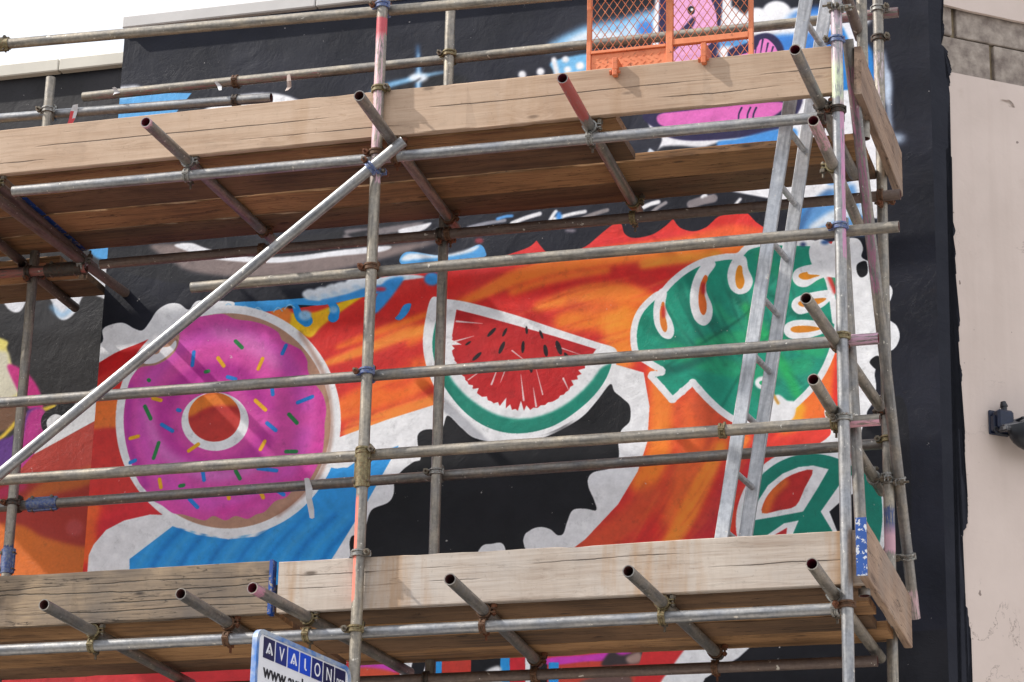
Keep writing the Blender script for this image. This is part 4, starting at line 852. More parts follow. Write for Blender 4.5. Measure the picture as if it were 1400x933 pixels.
transom("first lower transom", (60, 827), (122, 880), (262, 936), Tz, M_TUBE, "leftmost transom poking out under the weathered lower board", M_BORE)
transom("second lower transom", (247, 812), (306, 869), (470, 950), Tz, M_TUBE, "second transom poking out under the weathered lower board", M_BORE)
transom("third lower transom", (345, 804), (409, 862), (560, 920), Tz, M_TUBE, "transom with pink end by the gap between the lower boards", M_BOREP, paints=[(0, .07, (180, 120, 140), .5)])
transom("fourth lower transom", (615, 792), (657, 853), (736, 906), Tz, M_TUBE, "transom poking out right of the front standard on the lower deck", M_BORE)
transom("fifth lower transom", (859, 781), (894, 842), (983, 896), Tz, M_TUBE, "transom poking out below the middle of the lower right board", M_BORE)
transom("sixth lower transom", (1110, 771), (1143, 832), (1204, 900), Tz, M_TUBEW, "pale transom poking out at the corner of the lower deck", M_BOREP)
transom("second rail end tube", (1102, 408), (1134, 466), (1203, 556), -.02, M_TUBEW, "open ended tube poking out above the second guard rail at the corner", M_BORE)
transom("third rail end tube", (1112, 519), (1142, 575), (1206, 672), .03, M_TUBEW, "open ended tube poking out above the third guard rail at the corner", M_BOREP)
zl = float(P(20, 262, YR)[2])
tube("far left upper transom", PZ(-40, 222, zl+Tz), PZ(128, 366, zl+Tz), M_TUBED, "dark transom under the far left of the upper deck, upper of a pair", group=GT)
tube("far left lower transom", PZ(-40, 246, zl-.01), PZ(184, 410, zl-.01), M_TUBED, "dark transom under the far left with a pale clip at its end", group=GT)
tube("far left first stub", PZ(-60, 285, zl+Tz), PZ(32, 360, zl+Tz), M_TUBED, "short dark tube under the boards at the extreme left edge", group=GT)
tube("far left second stub", PZ(30, 362, zl+Tz-.03), PZ(103, 421, zl+Tz-.03), M_TUBED, "short dark tube ending against the grey waves at far left", group=GT)
tube("upper end guard tube", PX(1150, -30, -1.70), PX(1176, 52, -1.70), M_TUBED, "dark end guard tube at the top right behind the corner standard", group=GT)
tube("raking end brace", PX(1159, 54, -1.700), PX(1251, 846, -1.645), M_TUBE, "long raking tube leaning down past the rear corner standard", group="braces of the scaffold", bore=M_BOREP, paints=[(.1, 1.1, (150, 96, 120), .46, (0, -1, 0), .5), (2.35, 3.4, (196, 160, 164), .46)])
tube("leaning corner tube", P(1152, 300, 10.72), P(1182, 815, 10.72), M_TUBE, "grey tube leaning close behind the front corner standard", group="braces of the scaffold", paints=[(zz(1152, 300, 10.72)-zz(1177, 712, 10.72), zz(1152, 300, 10.72)-zz(1177, 698, 10.72), (40, 90, 180), .8)])
tube("short upper corner tube", P(1176, -60, 10.95), P(1182, 190, 10.95), M_TUBEW, "upright tube between the two corner standards at the top", group="braces of the scaffold")

# ------------------------------------------------------------------ couplers
bm = bmesh.new()
for sz in (-.0095, .0095): ring(bm, 'z', (0, 0, sz), .0095, .0244, .0318, 30)
ring(bm, 'z', (0, 0, 0), .009, .0244, .0282, 30)
bx(bm, (-.016, .0265, -.017), (.016, .0305, .017), .0015)
bx(bm, (.024, .004, -.0125), (.0505, .010, .0125), .0015); bx(bm, (.024, -.012, -.0125), (.0505, -.006, .0125), .0015)
bx(bm, (-.034, -.008, -.0095), (-.026, .010, .0095), .002); cyl(bm, (-.032, 0, -.014), (-.032, 0, .014), .0042, 8)
ME_BAND = bm_mesh("band", bm, True, 35)
bm = bmesh.new(); cyl(bm, (.042, .022, 0), (.042, -.050, 0), .0052, 10); cyl(bm, (.042, .017, 0), (.042, .010, 0), .010, 8)
ME_BOLT = bm_mesh("bolt", bm, True, 35)
bm = bmesh.new(); hexnut(bm, (.042, -.0125, 0), (.042, -.0275, 0), .0145); cyl(bm, (.042, -.0252, 0), (.042, -.029, 0), .0078, 12)
ME_NUT = bm_mesh("nut", bm)
FIN = {'zinc': (M_CG, "grey zinc"), 'brass': (M_CY, "yellowish"), 'rust': (M_CR, "rusty"), 'blue': (M_CB, "blue"), 'dark': (M_CD, "dark oily")}
protos = {}
def closest(A, B):
    p, q, a = A; r, s, b = B; w0 = p-r; ab = a.dot(b); d = a.dot(w0); e = b.dot(w0); den = 1-ab*ab
    return (p+a*((ab*e-d)/den), r+b*((e-ab*d)/den)) if den > 1e-4 else (p, r+b*(-e))
def mat_from(z, y, o):
    z = z.normalized(); y = (y-z*y.dot(z)).normalized(); x = y.cross(z)
    return Matrix(((x.x, y.x, z.x, o.x), (x.y, y.y, z.y, o.y), (x.z, y.z, z.z, o.z), (0, 0, 0, 1)))
def coupler(ra, rb, fin, fa=1, fb=1, label=None, extra=""):
    A, B = TUBES[ra], TUBES[rb]; pa, pb = closest(A, B); n = pb-pa
    if n.length < .03: n = Vector((0, 1, 0)) if abs(A[2].y) < .5 and abs(B[2].y) < .5 else Vector((0, 0, -1))
    root = empty("coupler", (pa+pb)/2); m, adj = FIN[fin]
    tag(root, label or f"{adj} coupler where the {rb} meets the {ra}"+extra, "scaffold coupler", "couplers of the scaffold")
    T = Matrix.Translation(-root.location)
    for (o, z, y) in ((pa, A[2]*fa, n), (pb, B[2]*fb, -n)):
        Mx = T @ mat_from(z, y, o)
        link("band", ME_BAND, m, root, Mx); link("bolt", ME_BOLT, M_BOLT if fin != 'rust' else M_RUST, root, Mx); link("nut", ME_NUT, M_RUST if fin in ('rust', 'dark', 'blue') else M_BOLT, root, Mx)
    return root
S2, S1, SM, SL, SR = "front standard left of centre", "front corner standard", "rear standard by the melon", "rear standard at far left", "rear corner standard"
coupler(S2, "topmost rail", 'blue', -1); coupler(S2, "upper front ledger", 'rust', -1); coupler(S2, "first rail under the deck", 'rust', -1); coupler(S2, "second rail under the deck", 'blue', -1)
coupler(S2, "third rail under the deck", 'brass', 1); coupler(S2, "lower front ledger", 'brass', -1); coupler(S2, "diagonal brace", 'blue', -1)
coupler(S1, "first rail under the deck", 'blue', -1); coupler(S1, "second rail under the deck", 'brass', -1); coupler(S1, "third rail under the deck", 'zinc', -1); coupler(S1, "lower front ledger", 'rust', -1)
coupler(S1, "upper front ledger", 'dark', -1); coupler(S1, "low upper end tube", 'brass', -1); coupler(S1, "raking end brace", 'zinc', 1, 1)
coupler(SM, "high rear rail", 'brass', -1); coupler(SM, "upper rear ledger", 'dark', -1); coupler(SM, "lowest rear rail", 'zinc', -1); coupler(SM, "lower rear ledger", 'dark', -1)
coupler(SL, "short rear rail", 'zinc', -1); coupler(SL, "lowest rear rail", 'dark', -1); coupler(SL, "far left rear ledger", 'dark', -1)
coupler(SR, "high rear rail", 'zinc', 1); coupler(SR, "upper rear ledger", 'rust', -1); coupler(SR, "lowest rear rail", 'brass', -1); coupler(SR, "second rail end tube", 'dark', 1); coupler(SR, "third rail end tube", 'zinc', 1); coupler(SR, "raking end brace", 'zinc', 1)
for t, f in (("first upper transom", 'zinc'), ("second upper transom", 'rust'), ("third upper transom", 'zinc'), ("fourth upper transom", 'dark')):
    coupler(t, "upper front ledger", f, 1, 1)
for t, f in (("first upper transom", 'rust'), ("second upper transom", 'rust'), ("third upper transom", 'brass')):
    coupler(t, "upper rear ledger", f, 1, 1)
for t, f in (("first lower transom", 'brass'), ("second lower transom", 'rust'), ("third lower transom", 'brass'), ("fourth lower transom", 'rust'), ("fifth lower transom", 'brass'), ("sixth lower transom", 'zinc')):
    coupler(t, "lower front ledger", f, 1, 1)
for t, f in (("fourth lower transom", 'rust'), ("fifth lower transom", 'rust')): coupler(t, "lower rear ledger", f, 1, 1)
coupler("second rail end tube", "second rail under the deck", 'rust'); coupler("third rail end tube", "third rail under the deck", 'brass')
coupler("high rear rail", "short rear rail", 'rust') if False else None
coupler("far left lower transom", "upper rear ledger", 'zinc', 1, 1); coupler("far left upper transom", "upper front ledger", 'brass', 1, 1)
def band_at(ref, px, fin, label, Y, flip=1, n=Vector((0, 1, 0))):
    p, q, d = TUBES[ref]; c = Vector(P(*px, Y)); o = p+d*(c-p).dot(d)
    root = empty("coupler", o); m, adj = FIN[fin]; tag(root, label, "scaffold coupler", "couplers of the scaffold")
    Mx = Matrix.Translation(-o) @ mat_from(d*flip, n, o)
    link("band", ME_BAND, m, root, Mx); link("bolt", ME_BOLT, M_BOLT, root, Mx); link("nut", ME_NUT, M_BOLT, root, Mx)
band_at(S2, (521, 122), 'brass', "olive coupler round the front standard at the upper board's top edge", YP, 1)
band_at(S2, (493, 757), 'zinc', "whitish coupler round the front standard at the lower board's top edge", YP, 1)
band_at(S1, (1144, 55), 'blue', "blue grey coupler on the corner standard above the upper board", YP, -1)
band_at(S1, (1148, 150), 'dark', "dark coupler on the corner standard below the greenish paint", YP, -1)
band_at(SR, (1207, 52), 'dark', "dark coupler high on the rear corner standard, second from the top", YS, 1)
band_at("raking end brace", (1241, 770), 'zinc', "weathered coupler low on the raking end brace", 11.6, 1)
band_at("third rail under the deck", (988, 589), 'brass', "brown coupler on the third rail in front of the ladder foot", YR, -1, Vector((0, 0, -1)))
band_at("high rear rail", (322, 117), 'rust', "rusty coupler on the high rear rail above the pale board", YG, -1, Vector((0, 0, -1)))
band_at("short rear rail", (322, 138), 'dark', "dark coupler on the short rear rail above the pale board", YG, -1, Vector((0, 0, -1)))
band_at("leaning corner tube", (1180, 795), 'dark', "dark coupler at the foot of the leaning corner tube", 10.72, 1)
# sleeve couplers: two half shells with four bolts
def sleeve(ref, px0, px1, Y, mat, label):
    p, q, d = TUBES[ref]; a, b = [p+d*(Vector(P(*x, Y))-p).dot(d) for x in (px0, px1)]; o = (a+b)/2; Lh = (b-a).length
    root = empty("sleeve_coupler", o); tag(root, label, "sleeve coupler", "couplers of the scaffold")
    Mx = Matrix.Translation(-o) @ mat_from(d, Vector((0, 1, 0)), o)
    for s in (-1, 1):
        bm = bmesh.new(); ring(bm, 'z', (0, 0, 0), Lh, .0246, .0288, 20, math.pi/2*(1+s)-math.pi/2+.12+0*s, math.pi/2*(1+s)+math.pi/2-.12)
        for w_ in (-1, 1): bx(bm, (w_*.030-.004, s*.006-.003, -Lh*.48), (w_*.030+.004, s*.006+.003, Lh*.48), .001)
        link("shell", bm_mesh("shell", bm, True, 35), mat, root, Mx)
    for e in (-1, 1):
        bm = bmesh.new(); cyl(bm, (-.031, -.020, e*Lh*.32), (-.031, .018, e*Lh*.32), .0045, 8); hexnut(bm, (-.031, -.010, e*Lh*.32), (-.031, -.018, e*Lh*.32), .0095); cyl(bm, (.031, -.016, e*Lh*.32), (.031, .018, e*Lh*.32), .0045, 8)
        link("bolt", bm_mesh("bolt", bm, True, 35), M_BOLT, root, Mx)
sleeve(S2, (498, 620), (496, 667), YP, M_CY, "yellow sleeve coupler joining the front standard below the third rail")
sleeve("lowest rear rail", (38, 691), (79, 687), YG, M_CB, "blue sleeve coupler on the lowest rear rail at far left")
sleeve("far left rear ledger", (62, 371), (112, 367), YI, M_CD, "dark sleeve coupler on the rusty rear ledger at far left")
sleeve("topmost rail", (-22, 65), (13, 62), YR, M_CY, "brass coloured sleeve coupler on the topmost rail at the left edge")
sleeve(SL, (8, 785), (14, 750), YS, M_CB, "blue sleeve round the far left rear standard above the weathered board")

# ------------------------------------------------------------------ boards
def board(label, p0, axis, length, thick, height, mat, name="scaffold_board", cat="scaffold board", group=None, upright=False, seed=0, warp=.003, bands=None, skew=(0, 0), rise=0.0):
    """local x along the board; lo corner at p0.  upright: height is z and thick is y"""
    rnd = random.Random(seed); n = max(6, int(length/.05)); bm = bmesh.new()
    hy, hz = (thick, height) if upright else (height, thick); ch = .0035; secs = []; chip = [0.0]*8
    w = [rnd.uniform(-1, 1)*warp for _ in range(4)]
    for i in range(n+1):
        t = i/n; x = t*length; dy = w[0]*math.sin(math.pi*t)+w[1]*math.sin(2*math.pi*t); dz = w[2]*math.sin(math.pi*t)*.7+w[3]*math.sin(3*math.pi*t)*.5+rise*t
        chip = [max(0.0, c_*.72+(rnd.random() < .05)*rnd.uniform(.002, .006)) for c_ in chip]; j = [rnd.uniform(-.0007, .0007) for _ in range(8)]
        pr = [(ch, 0), (hy-ch, 0), (hy, ch), (hy, hz-ch), (hy-ch, hz), (ch, hz), (0, hz-ch), (0, ch)]
        secs.append([bm.verts.new((x, y+dy+j[k]+chip[k]*(1 if y < hy/2 else -1), z+dz+j[(k+3) % 8]+chip[k]*(1 if z < hz/2 else -1))) for k, (y, z) in enumerate(pr)])
    for i in range(n):
        for k in range(8): bm.faces.new((secs[i][k], secs[i][(k+1) % 8], secs[i+1][(k+1) % 8], secs[i+1][k]))
    bm.faces.new(secs[0][::-1]); bm.faces.new(secs[-1])
    me = bm_mesh(name, bm)
    o = link(name, me, mat); ax = Vector(axis).normalized(); z = Vector((0, 0, 1)); y = z.cross(ax).normalized(); p = Vector(p0)
    o.matrix_world = Matrix(((ax.x, y.x, 0, p.x), (ax.y, y.y, 0, p.y), (0, 0, 1, p.z), (0, 0, 0, 1)))
    tag(o, label, cat, group)
    if bands:                                              # hoop iron round the sawn ends
        for x0, x1, bmat in bands:
            bm = bmesh.new(); e = .0035
            bx(bm, (x0, -e, -e), (x1, 0.0005, hz+e)); bx(bm, (x0, hy-.0005, -e), (x1, hy+e, hz+e)); bx(bm, (x0, -.0, -e), (x1, hy, .0005)); bx(bm, (x0, 0, hz-.0005), (x1, hy, hz+e))
            if x0 <= 0.001: bx(bm, (x0-e, -e, -e), (x0+.0005, hy+e, hz+e))
            if x1 >= length-.001: bx(bm, (x1-.0005, -e, -e), (x1+e, hy+e, hz+e))
            link("end_band", bm_mesh("end_band", bm), bmat, o)
    return o
def chipped(name, col, chip, sc=34, amt=.60):
    m, n, b = newmat(name); v = coords(n); a = noise(n, v, sc, 5, .65); q = noise(n, v, 8, 3, .5)
    c = mixc(n, ramp(n, q, [(.3, 0.), (.7, 1.)]), col, tuple(x*.7 for x in col[:3])+(1,)); c = mixc(n, ramp(n, a, [(amt, 0.), (amt+.02, 1.)]), c, chip)
    n.links.new(c, b.inputs['Base Color']); b.inputs['Roughness'].default_value = .55; bump(n, b, a, .3, .002); return m
M_BAND = chipped("blue_end_paint", lin(26, 74, 150), lin(150, 140, 126), amt=.58)
M_BANDW = chipped("blue_end_paint_worn", lin(28, 80, 158), lin(196, 198, 202), 44, .56)
GB = "boards of the scaffold"
zU = zl+Tz+R; zUd = zU+.001        # top of the upper transoms
zLl = float(P(600, 855, YR)[2]); zL = zLl+Tz+R
# toe boards standing on the transoms
ztb = float(P(600, 186, YT)[2])
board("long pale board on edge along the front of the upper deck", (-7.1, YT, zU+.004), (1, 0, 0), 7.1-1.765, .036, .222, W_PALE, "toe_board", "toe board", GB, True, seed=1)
board("weathered grey board on edge with long splits, left of the lower deck", (-7.3, YT-.004, zL+.002), (1, 0, 0), 7.3-4.165, .038, .228, W_OLD, "toe_board", "toe board", GB, True, seed=2, bands=[(7.3-4.165-.012, 7.3-4.165, M_BAND)])
board("whitish sawn board on edge along the lower deck front", (-4.138, YT, zL+.003), (1, 0, 0), 4.138-1.672, .038, .220, W_SAWN, "toe_board", "toe board", GB, True, seed=3)
# deck boards on the transoms
def deck(z, rows, x0, x1, mats, seedb, labels, thick=.038):
    for i, (y, wd) in enumerate(rows):
        board(labels[i], (x0+random.uniform(-.05, .02), y, z+random.uniform(0, .005)), (1, 0, 0), x1-x0, thick, wd-random.uniform(.003, .012), mats[i % len(mats)], "deck_board", "deck board", GB, False, seed=seedb+i, warp=.002)
deck(zUd, [(10.668, .229), (10.899, .229)], -5.58, -2.70, [W_DECK, W_DECKB], 10, ["upper deck board under the front, ending left of the ladder gap", "second upper deck board from the front, ending at the ladder gap"])
deck(zUd, [(11.132, .229), (11.364, .229)], -5.58, -1.70, [W_DECK, W_DECKB], 20, ["third upper deck board, its edge lit in the ladder gap", "innermost upper deck board nearest the mural"])
deck(zUd+.004, [(10.668, .229), (10.899, .229), (11.132, .229), (11.364, .229)], -7.4, -5.61, [W_DECKB, W_DECK], 30, [f"{w} board of the far left upper deck counted from the front" for w in ("first", "second", "third", "fourth")])
deck(zUd-.045, [(11.597, .24), (11.842, .24)], -7.4, -5.70, [W_DECK, W_DECKB], 40, ["low board filling the gap towards the set back wall", "board closest to the set back wall under the grey waves"])
deck(zL+.001, [(10.672, .229), (10.904, .229), (11.136, .229), (11.368, .225)], -7.3, -4.16, [W_DECK, W_DECKB], 50, [f"{w} board of the lower left deck counted from the front" for w in ("first", "second", "third", "fourth")])
deck(zL+.001, [(10.672, .229), (10.904, .229), (11.136, .229), (11.368, .225)], -4.13, -1.70, [W_DECKB, W_DECK], 60, [f"{w} board of the lower right deck counted from the front" for w in ("first", "second", "third", "fourth")])
# blue hoop-iron end bands seen from below at the board joints
for k, y in enumerate((10.899, 11.132, 11.364)):
    bm = bmesh.new(); bx(bm, (-5.622, y+.004, zUd-.0015), (-5.598, y+.216, zUd+.003)); tag(link("end_band", bm_mesh("end_band", bm), M_BAND), f"{('first', 'second', 'third')[k]} blue strip at the far left board joint counted from the front", "end band", "blue board end strips")
# end boards running back to the wall
xe = -1.642
def endboard(label, y0, y1, z0, h, mat, seed, bands=None):
    board(label, (xe, y0, z0), (0, 1, 0), y1-y0, .036, h, mat, "toe_board", "toe board", GB, True, seed=seed, warp=.0015, bands=bands)
yA, yB = float(PX(1232, 225, xe)[1]), float(PX(1183, 700, xe)[1])
endboard("end board of the upper deck running back towards the wall", 10.66, 11.80, zU+.003, .222, W_END, 71)
endboard("end board of the lower deck with a blue painted end", yB, 11.72, zL+.003, .228, W_END, 72, bands=[(0, .006, M_BANDW)])

# ------------------------------------------------------------------ ladder
lad = tag(empty("ladder", P(987, 733, 10.85)), "galvanised ladder rising from the lower deck through the gap above", "ladder")
M_LAD = tube_material("ladder_galvanised", lin(186, 188, 192), lin(136, 138, 142), lin(206, 206, 206), rust=.08, rough=(.35, .55), metal=.6, paint=False)
def bar_obj(name, a, b, wx, wy, mat, parent, bev=.003):
    a, b = Vector(a), Vector(b); d = (b-a).normalized(); y = Vector((0, 1, 0)); x = y.cross(d).normalized()
    bm = bmesh.new(); bx(bm, (-wx/2, -wy/2, 0), (wx/2, wy/2, (b-a).length), bev)
    o = link(name, bm_mesh(name, bm), mat, parent); o.matrix_local = Matrix.Translation(-parent.location) @ Matrix(((x.x, y.x, d.x, a.x), (x.y, y.y, d.y, a.y), (x.z, y.z, d.z, a.z), (0, 0, 0, 1)))
    return o
la, lb = Vector(P(986, 740, 10.84)), Vector(P(1102, 0, 10.84)); ra, rb = Vector(P(1018.5, 740, 11.105)), Vector(P(1130.5, 0, 11.105))
ld = (lb-la)/(lb.z-la.z); rd = (rb-ra)/(rb.z-ra.z); zb_ = zL+.042
L0, L1 = la+ld*(zb_-la.z), la+ld*(8.0-la.z); R0, R1 = ra+rd*(zb_-ra.z), ra+rd*(8.0-ra.z)
bar_obj("stile", L0, L1, .056, .026, M_LAD, lad); bar_obj("stile", R0, R1, .056, .026, M_LAD, lad)
z = float(P(1009, 643, 10.84)[2])-.252
while z < 7.95:
    if z > zb_+.05:
        a, b = L0+ld*(z-L0.z), R0+rd*(z-R0.z); bm = bmesh.new(); cyl(bm, a-lad.location, b-lad.location, .0135, 12)
        link("rung", bm_mesh("rung", bm, True, 40), M_LAD, lad)
    z += .2545

# ------------------------------------------------------------------ orange gate
M_ORG = simple("orange_gate_paint", lin(230, 138, 92), .5, .05, .2, 26, dark=lin(216, 120, 76), rust=.12); M_ORGD = simple("orange_gate_hook_paint", lin(214, 116, 72), .5, .05, .2, 40, rust=.3)  # second material is a deeper, rustier orange for the hooks
YGt = 10.71; gate = tag(empty("access_gate", P(860, 100, YGt)), "orange mesh gate with a chequered kick plate above the upper board", "gate")
def g(x, y, off=0): return P(x, y, YGt+off)
gx = [float(g(806, 50)[0]), float(g(916, 50)[0]), float(g(1027, 40)[0])]; zbot = zU+.10; ztop = 7.75
zk = float(g(860, 69)[2]); zr = float(g(970, 54)[2])
def gb(name, x0, x1, z0, z1, y0=-.012, y1=.012, mat=M_ORG): return box_obj(name, (x0, YGt+y0, z0), (x1, YGt+y1, z1), mat, gate, .002)
gb("upright_bar", gx[0]-.010, gx[0]+.010, zbot, ztop); gb("upright_bar", gx[1]-.015, gx[1]+.015, zbot, ztop, -.016, .010); gb("upright_bar", gx[2]-.010, gx[2]+.010, zbot, ztop)
gb("cross_bar", gx[1]+.016, gx[2]-.011, zr-.014, zr+.014); gb("cross_bar", gx[0]+.011, gx[2]-.011, ztop, ztop+.025)
gb("cross_bar", gx[0]+.011, gx[1]-.016, zk-.006, zk+.008, -.014, .008)
bm = bmesh.new(); bx(bm, (gx[0]+.011, YGt-.004, zbot), (gx[1]-.016, YGt, zk-.007))
z = zbot+.014; k = 0
while z < zk-.016:
    x = gx[0]+.026+(k % 2)*.017
    while x < gx[1]-.034:
        s = 1 if k % 2 else -1; bx(bm, (x-.0085, YGt-.0058, z-.0022), (x+.0085, YGt-.0035, z+.0022))
        for v_ in list(bm.verts)[-8:]: dx0, dz0 = v_.co.x-x, v_.co.z-z; v_.co.x, v_.co.z = x+dx0*.76-dz0*.64*s, z+dz0*.76+dx0*.64*s
        x += .034
    z += .018; k += 1
loc(link("kick_plate", bm_mesh("kick_plate", bm), M_ORG, gate), gate)
bm = bmesh.new(); dx_, dz_ = .0365, .055; rr = .0017
def clipseg(x0, z0, sl, xa, xb, za, zb2):
    """line z = z0 + sl*(x-x0) clipped to the rectangle"""
    xs = sorted([xa, xb] + [x0+(q-z0)/sl for q in (za, zb2)]); lo_, hi_ = max(xa, min(x0+(za-z0)/sl, x0+(zb2-z0)/sl)), min(xb, max(x0+(za-z0)/sl, x0+(zb2-z0)/sl))
    return (lo_, z0+sl*(lo_-x0), hi_, z0+sl*(hi_-x0)) if hi_-lo_ > .004 else None
for xa, xb, za in ((gx[0]+.008, gx[1]-.012, zk+.004), (gx[1]+.012, gx[2]-.008, zbot)):
    for sl, yo in ((dz_/dx_, -.002), (-dz_/dx_, .002)):
        x = xa-2.0
        while x < xb+2.0:
            c = clipseg(x, za, sl, xa, xb, za, ztop)
            if c: cyl(bm, (c[0], YGt+yo, c[1]), (c[2], YGt+yo, c[3]), rr, 5)
            x += dx_
mo = loc(link("wire_mesh", bm_mesh("wire_mesh", bm), M_ORG, gate), gate)
for px, py0, py1 in ((849, 78, 103), (969, 58, 86)):
    x = float(g(px, py0)[0]); z1 = float(P(px, py0, 10.60)[2]); z0 = float(P(px, py1, 10.60)[2])
    hk = box_obj("hook", (x-.011, YGt-.115, z0+.03), (x+.013, YGt-.0, z1), M_ORGD, gate, .003)
    bm = bmesh.new(); bx(bm, (x-.010, YGt-.118, z0), (x+.012, YGt-.088, z0+.031), .003); cyl(bm, (x-.02, YGt-.10, z0+.022), (x+.022, YGt-.10, z0+.022), .007, 8); hexnut(bm, (x-.016, YGt-.10, z0+.022), (x-.024, YGt-.10, z0+.022), .012)
    q = link("hook_end", bm_mesh("hook_end", bm), M_ORGD, gate); loc(q, gate)

# ------------------------------------------------------------------ sign on the front standard
az = math.radians(10.5); M_SW = simple("sign_white", lin(226, 226, 230), .45, 0, .05, 8, bmp=.05); M_SR = simple("sign_rim_worn_blue", lin(70, 120, 190), .5, .2, .2, 16, dark=lin(176, 184, 192), bmp=.3)
SD = Vector((math.sin(az), math.cos(az), 0)); SN = Vector((math.cos(az), -math.sin(az), 0))      # along the sign (towards the wall), out of its face
po = Vector((X2, YP, 0))-SD*.03+SN*.0
# right end of the face sits at the standard; find the left top corner on that plane
def PS(x, y):
    d = Vector(ray(x, y)); o = Vector(CAM); t = (po-o).dot(SN)/d.dot(SN); p = o+d*t; return (p-po).dot(SD), p.z
u0, zt_ = PS(349, 860); u1, _ = PS(478, 905); SLn = u1-u0; zS = PS(360, 862)[1]
sign = empty("sign_board", po+SD*u0+Vector((0, 0, zS)))
sign.matrix_world = Matrix(((SD.x, -SN.x, 0, sign.location.x), (SD.y, -SN.y, 0, sign.location.y), (0, 0, 1, sign.location.z), (0, 0, 0, 1)))
tag(sign, "white AVALON pro sign with worn blue rim, clamped beside the front standard", "sign")
SH = .62
def rrect(x0, x1, z0, z1, r, n=8):
    o = []
    for cx_, cz_, a in ((x1-r, z1-r, 0), (x0+r, z1-r, 90), (x0+r, z0+r, 180), (x1-r, z0+r, 270)):
        for k in range(n+1): t = math.radians(a+90*k/n); o.append((cx_+r*math.cos(t), cz_+r*math.sin(t)))
    return o
sheet("panel", rrect(.004, SLn-.004, -SH+.004, -.004, .046), -.006, .006, M_SW, sign)
bm = bmesh.new(); o_, i_ = rrect(0, SLn, -SH, 0, .05), rrect(.018, SLn-.018, -SH+.018, -.018, .034); nn2 = len(o_)
for y in (0,):
    V = [[bm.verts.new((x, yy, z)) for x, z in pts] for pts, yy in ((o_, -.011), (i_, -.011), (i_, .011), (o_, .011))]
    for j in range(4):
        for k in range(nn2): bm.faces.new((V[j][k], V[j][(k+1) % nn2], V[(j+1) % 4][(k+1) % nn2], V[(j+1) % 4][k]))
link("rim", bm_mesh("rim", bm), M_SR, sign)
def text_obj(s, size, x, z, y, mat, name, parent, sx=1.0, bold=0.0):
    cu = bpy.data.curves.new(name, 'FONT'); cu.body = s; cu.size = size; cu.extrude = .0006; cu.offset = bold; cu.align_x = 'CENTER'
    t = bpy.data.objects.new("tmp", cu); C.objects.link(t); dg = bpy.context.evaluated_depsgraph_get(); me = bpy.data.meshes.new_from_object(t.evaluated_get(dg)); C.objects.unlink(t); bpy.data.objects.remove(t)
    me.name = name; o = link(name, me, mat, parent)
    o.matrix_local = Matrix(((sx, 0, 0, x), (0, 0, -1, y), (0, 1, 0, z), (0, 0, 0, 1))); return o
cols = [(26, 28, 74), (22, 42, 120), (16, 70, 190), (10, 72, 200), (20, 36, 110), (24, 28, 72), (24, 28, 72)]
# tile rectangles measured on the photograph through the sign plane
tl = [PS(359, 871)[0], PS(472, 921)[0]]; tw = (tl[1]-tl[0]-u0*0)/7
zt0_ = PS(359.5, 871)[1]-zS; zb0_ = PS(358, 899)[1]-zS; xt_ = tl[0]-u0
M_TXT = simple("sign_letter_white", lin(232, 232, 236), .5, 0, .02, 9, bmp=0); M_TXB = simple("sign_letter_black", lin(26, 26, 34), .5, 0, .02, 9, bmp=0)
for i, ch in enumerate(["A", "V", "A", "L", "O", "N", "pro"]):
    x0 = xt_+i*tw; bm = bmesh.new(); bx(bm, (x0, -.0085, zb0_), (x0+tw*.88, -.0055, zt0_)); t_ = link("letter_tile", bm_mesh("letter_tile", bm), simple("tile_%d" % i, lin(*cols[i]), .4, 0, .1, 9, bmp=0), sign)
    if ch == "A":        # a pointed arch shaped A with a ring in place of the bar
        bm = bmesh.new(); cx_ = x0+tw*.44; zm = (zt0_+zb0_)/2; h = .5*(zt0_-zb0_)
        for s in (-1, 1): cyl(bm, (cx_+s*.021, -.0088, zm-h*.52), (cx_, -.0088, zm+h*.55), .0036, 6)
        ring(bm, 'z', (0, 0, 0), .002, .0035, .0075, 12)
        for v_ in bm.verts[-72:] if hasattr(bm.verts, '__getitem__') and (bm.verts.ensure_lookup_table() or True) else []:
            v_.co = Vector((cx_+v_.co.x, -.0088+v_.co.z, zm-h*.30+v_.co.y))
        link("lettering", bm_mesh("lettering", bm), M_TXT, t_)
    elif ch == "L":
        bm = bmesh.new(); cx_ = x0+tw*.44; zm = (zt0_+zb0_)/2; h = .5*(zt0_-zb0_); cyl(bm, (cx_-.006, -.0088, zm+h*.55), (cx_-.006, -.0088, zm-h*.42), .0034, 6); cyl(bm, (cx_-.006, -.0088, zm-h*.42), (cx_+.006, -.0088, zm-h*.55), .0034, 6)
        link("lettering", bm_mesh("lettering", bm), M_TXT, t_)
    elif ch == "pro": text_obj("pro", .048, x0+tw*.44, zb0_+.018, -.009, M_TXT, "lettering", t_, .9)
    else: text_obj(ch, .078, x0+tw*.44, (zt0_+zb0_)/2-.027, -.009, M_TXT, "lettering", t_, .8)
zw = PS(366, 921)[1]-zS
text_obj("www.avalonpro.com", .074, .5*SLn, zb0_-.078, -.0075, M_TXB, "web_address", sign, .86, .0012) if False else None
wt = text_obj("www.avalon", .078, xt_+.20, zb0_-.075, -.0075, M_TXB, "web_address", sign, 1.0, .0014)
bm = bmesh.new(); bx(bm, (xt_, -.0085, -SH+.05), (SLn-.035, -.0055, zb0_-.108)); bd_ = link("blue_band", bm_mesh("blue_band", bm), simple("sign_blue", lin(20, 60, 170), .4, 0, .1, 9, bmp=0), sign)
text_obj("C", .09, xt_+.05, zb0_-.19, -.0095, M_TXT, "lettering", bd_, 1.0, .001)

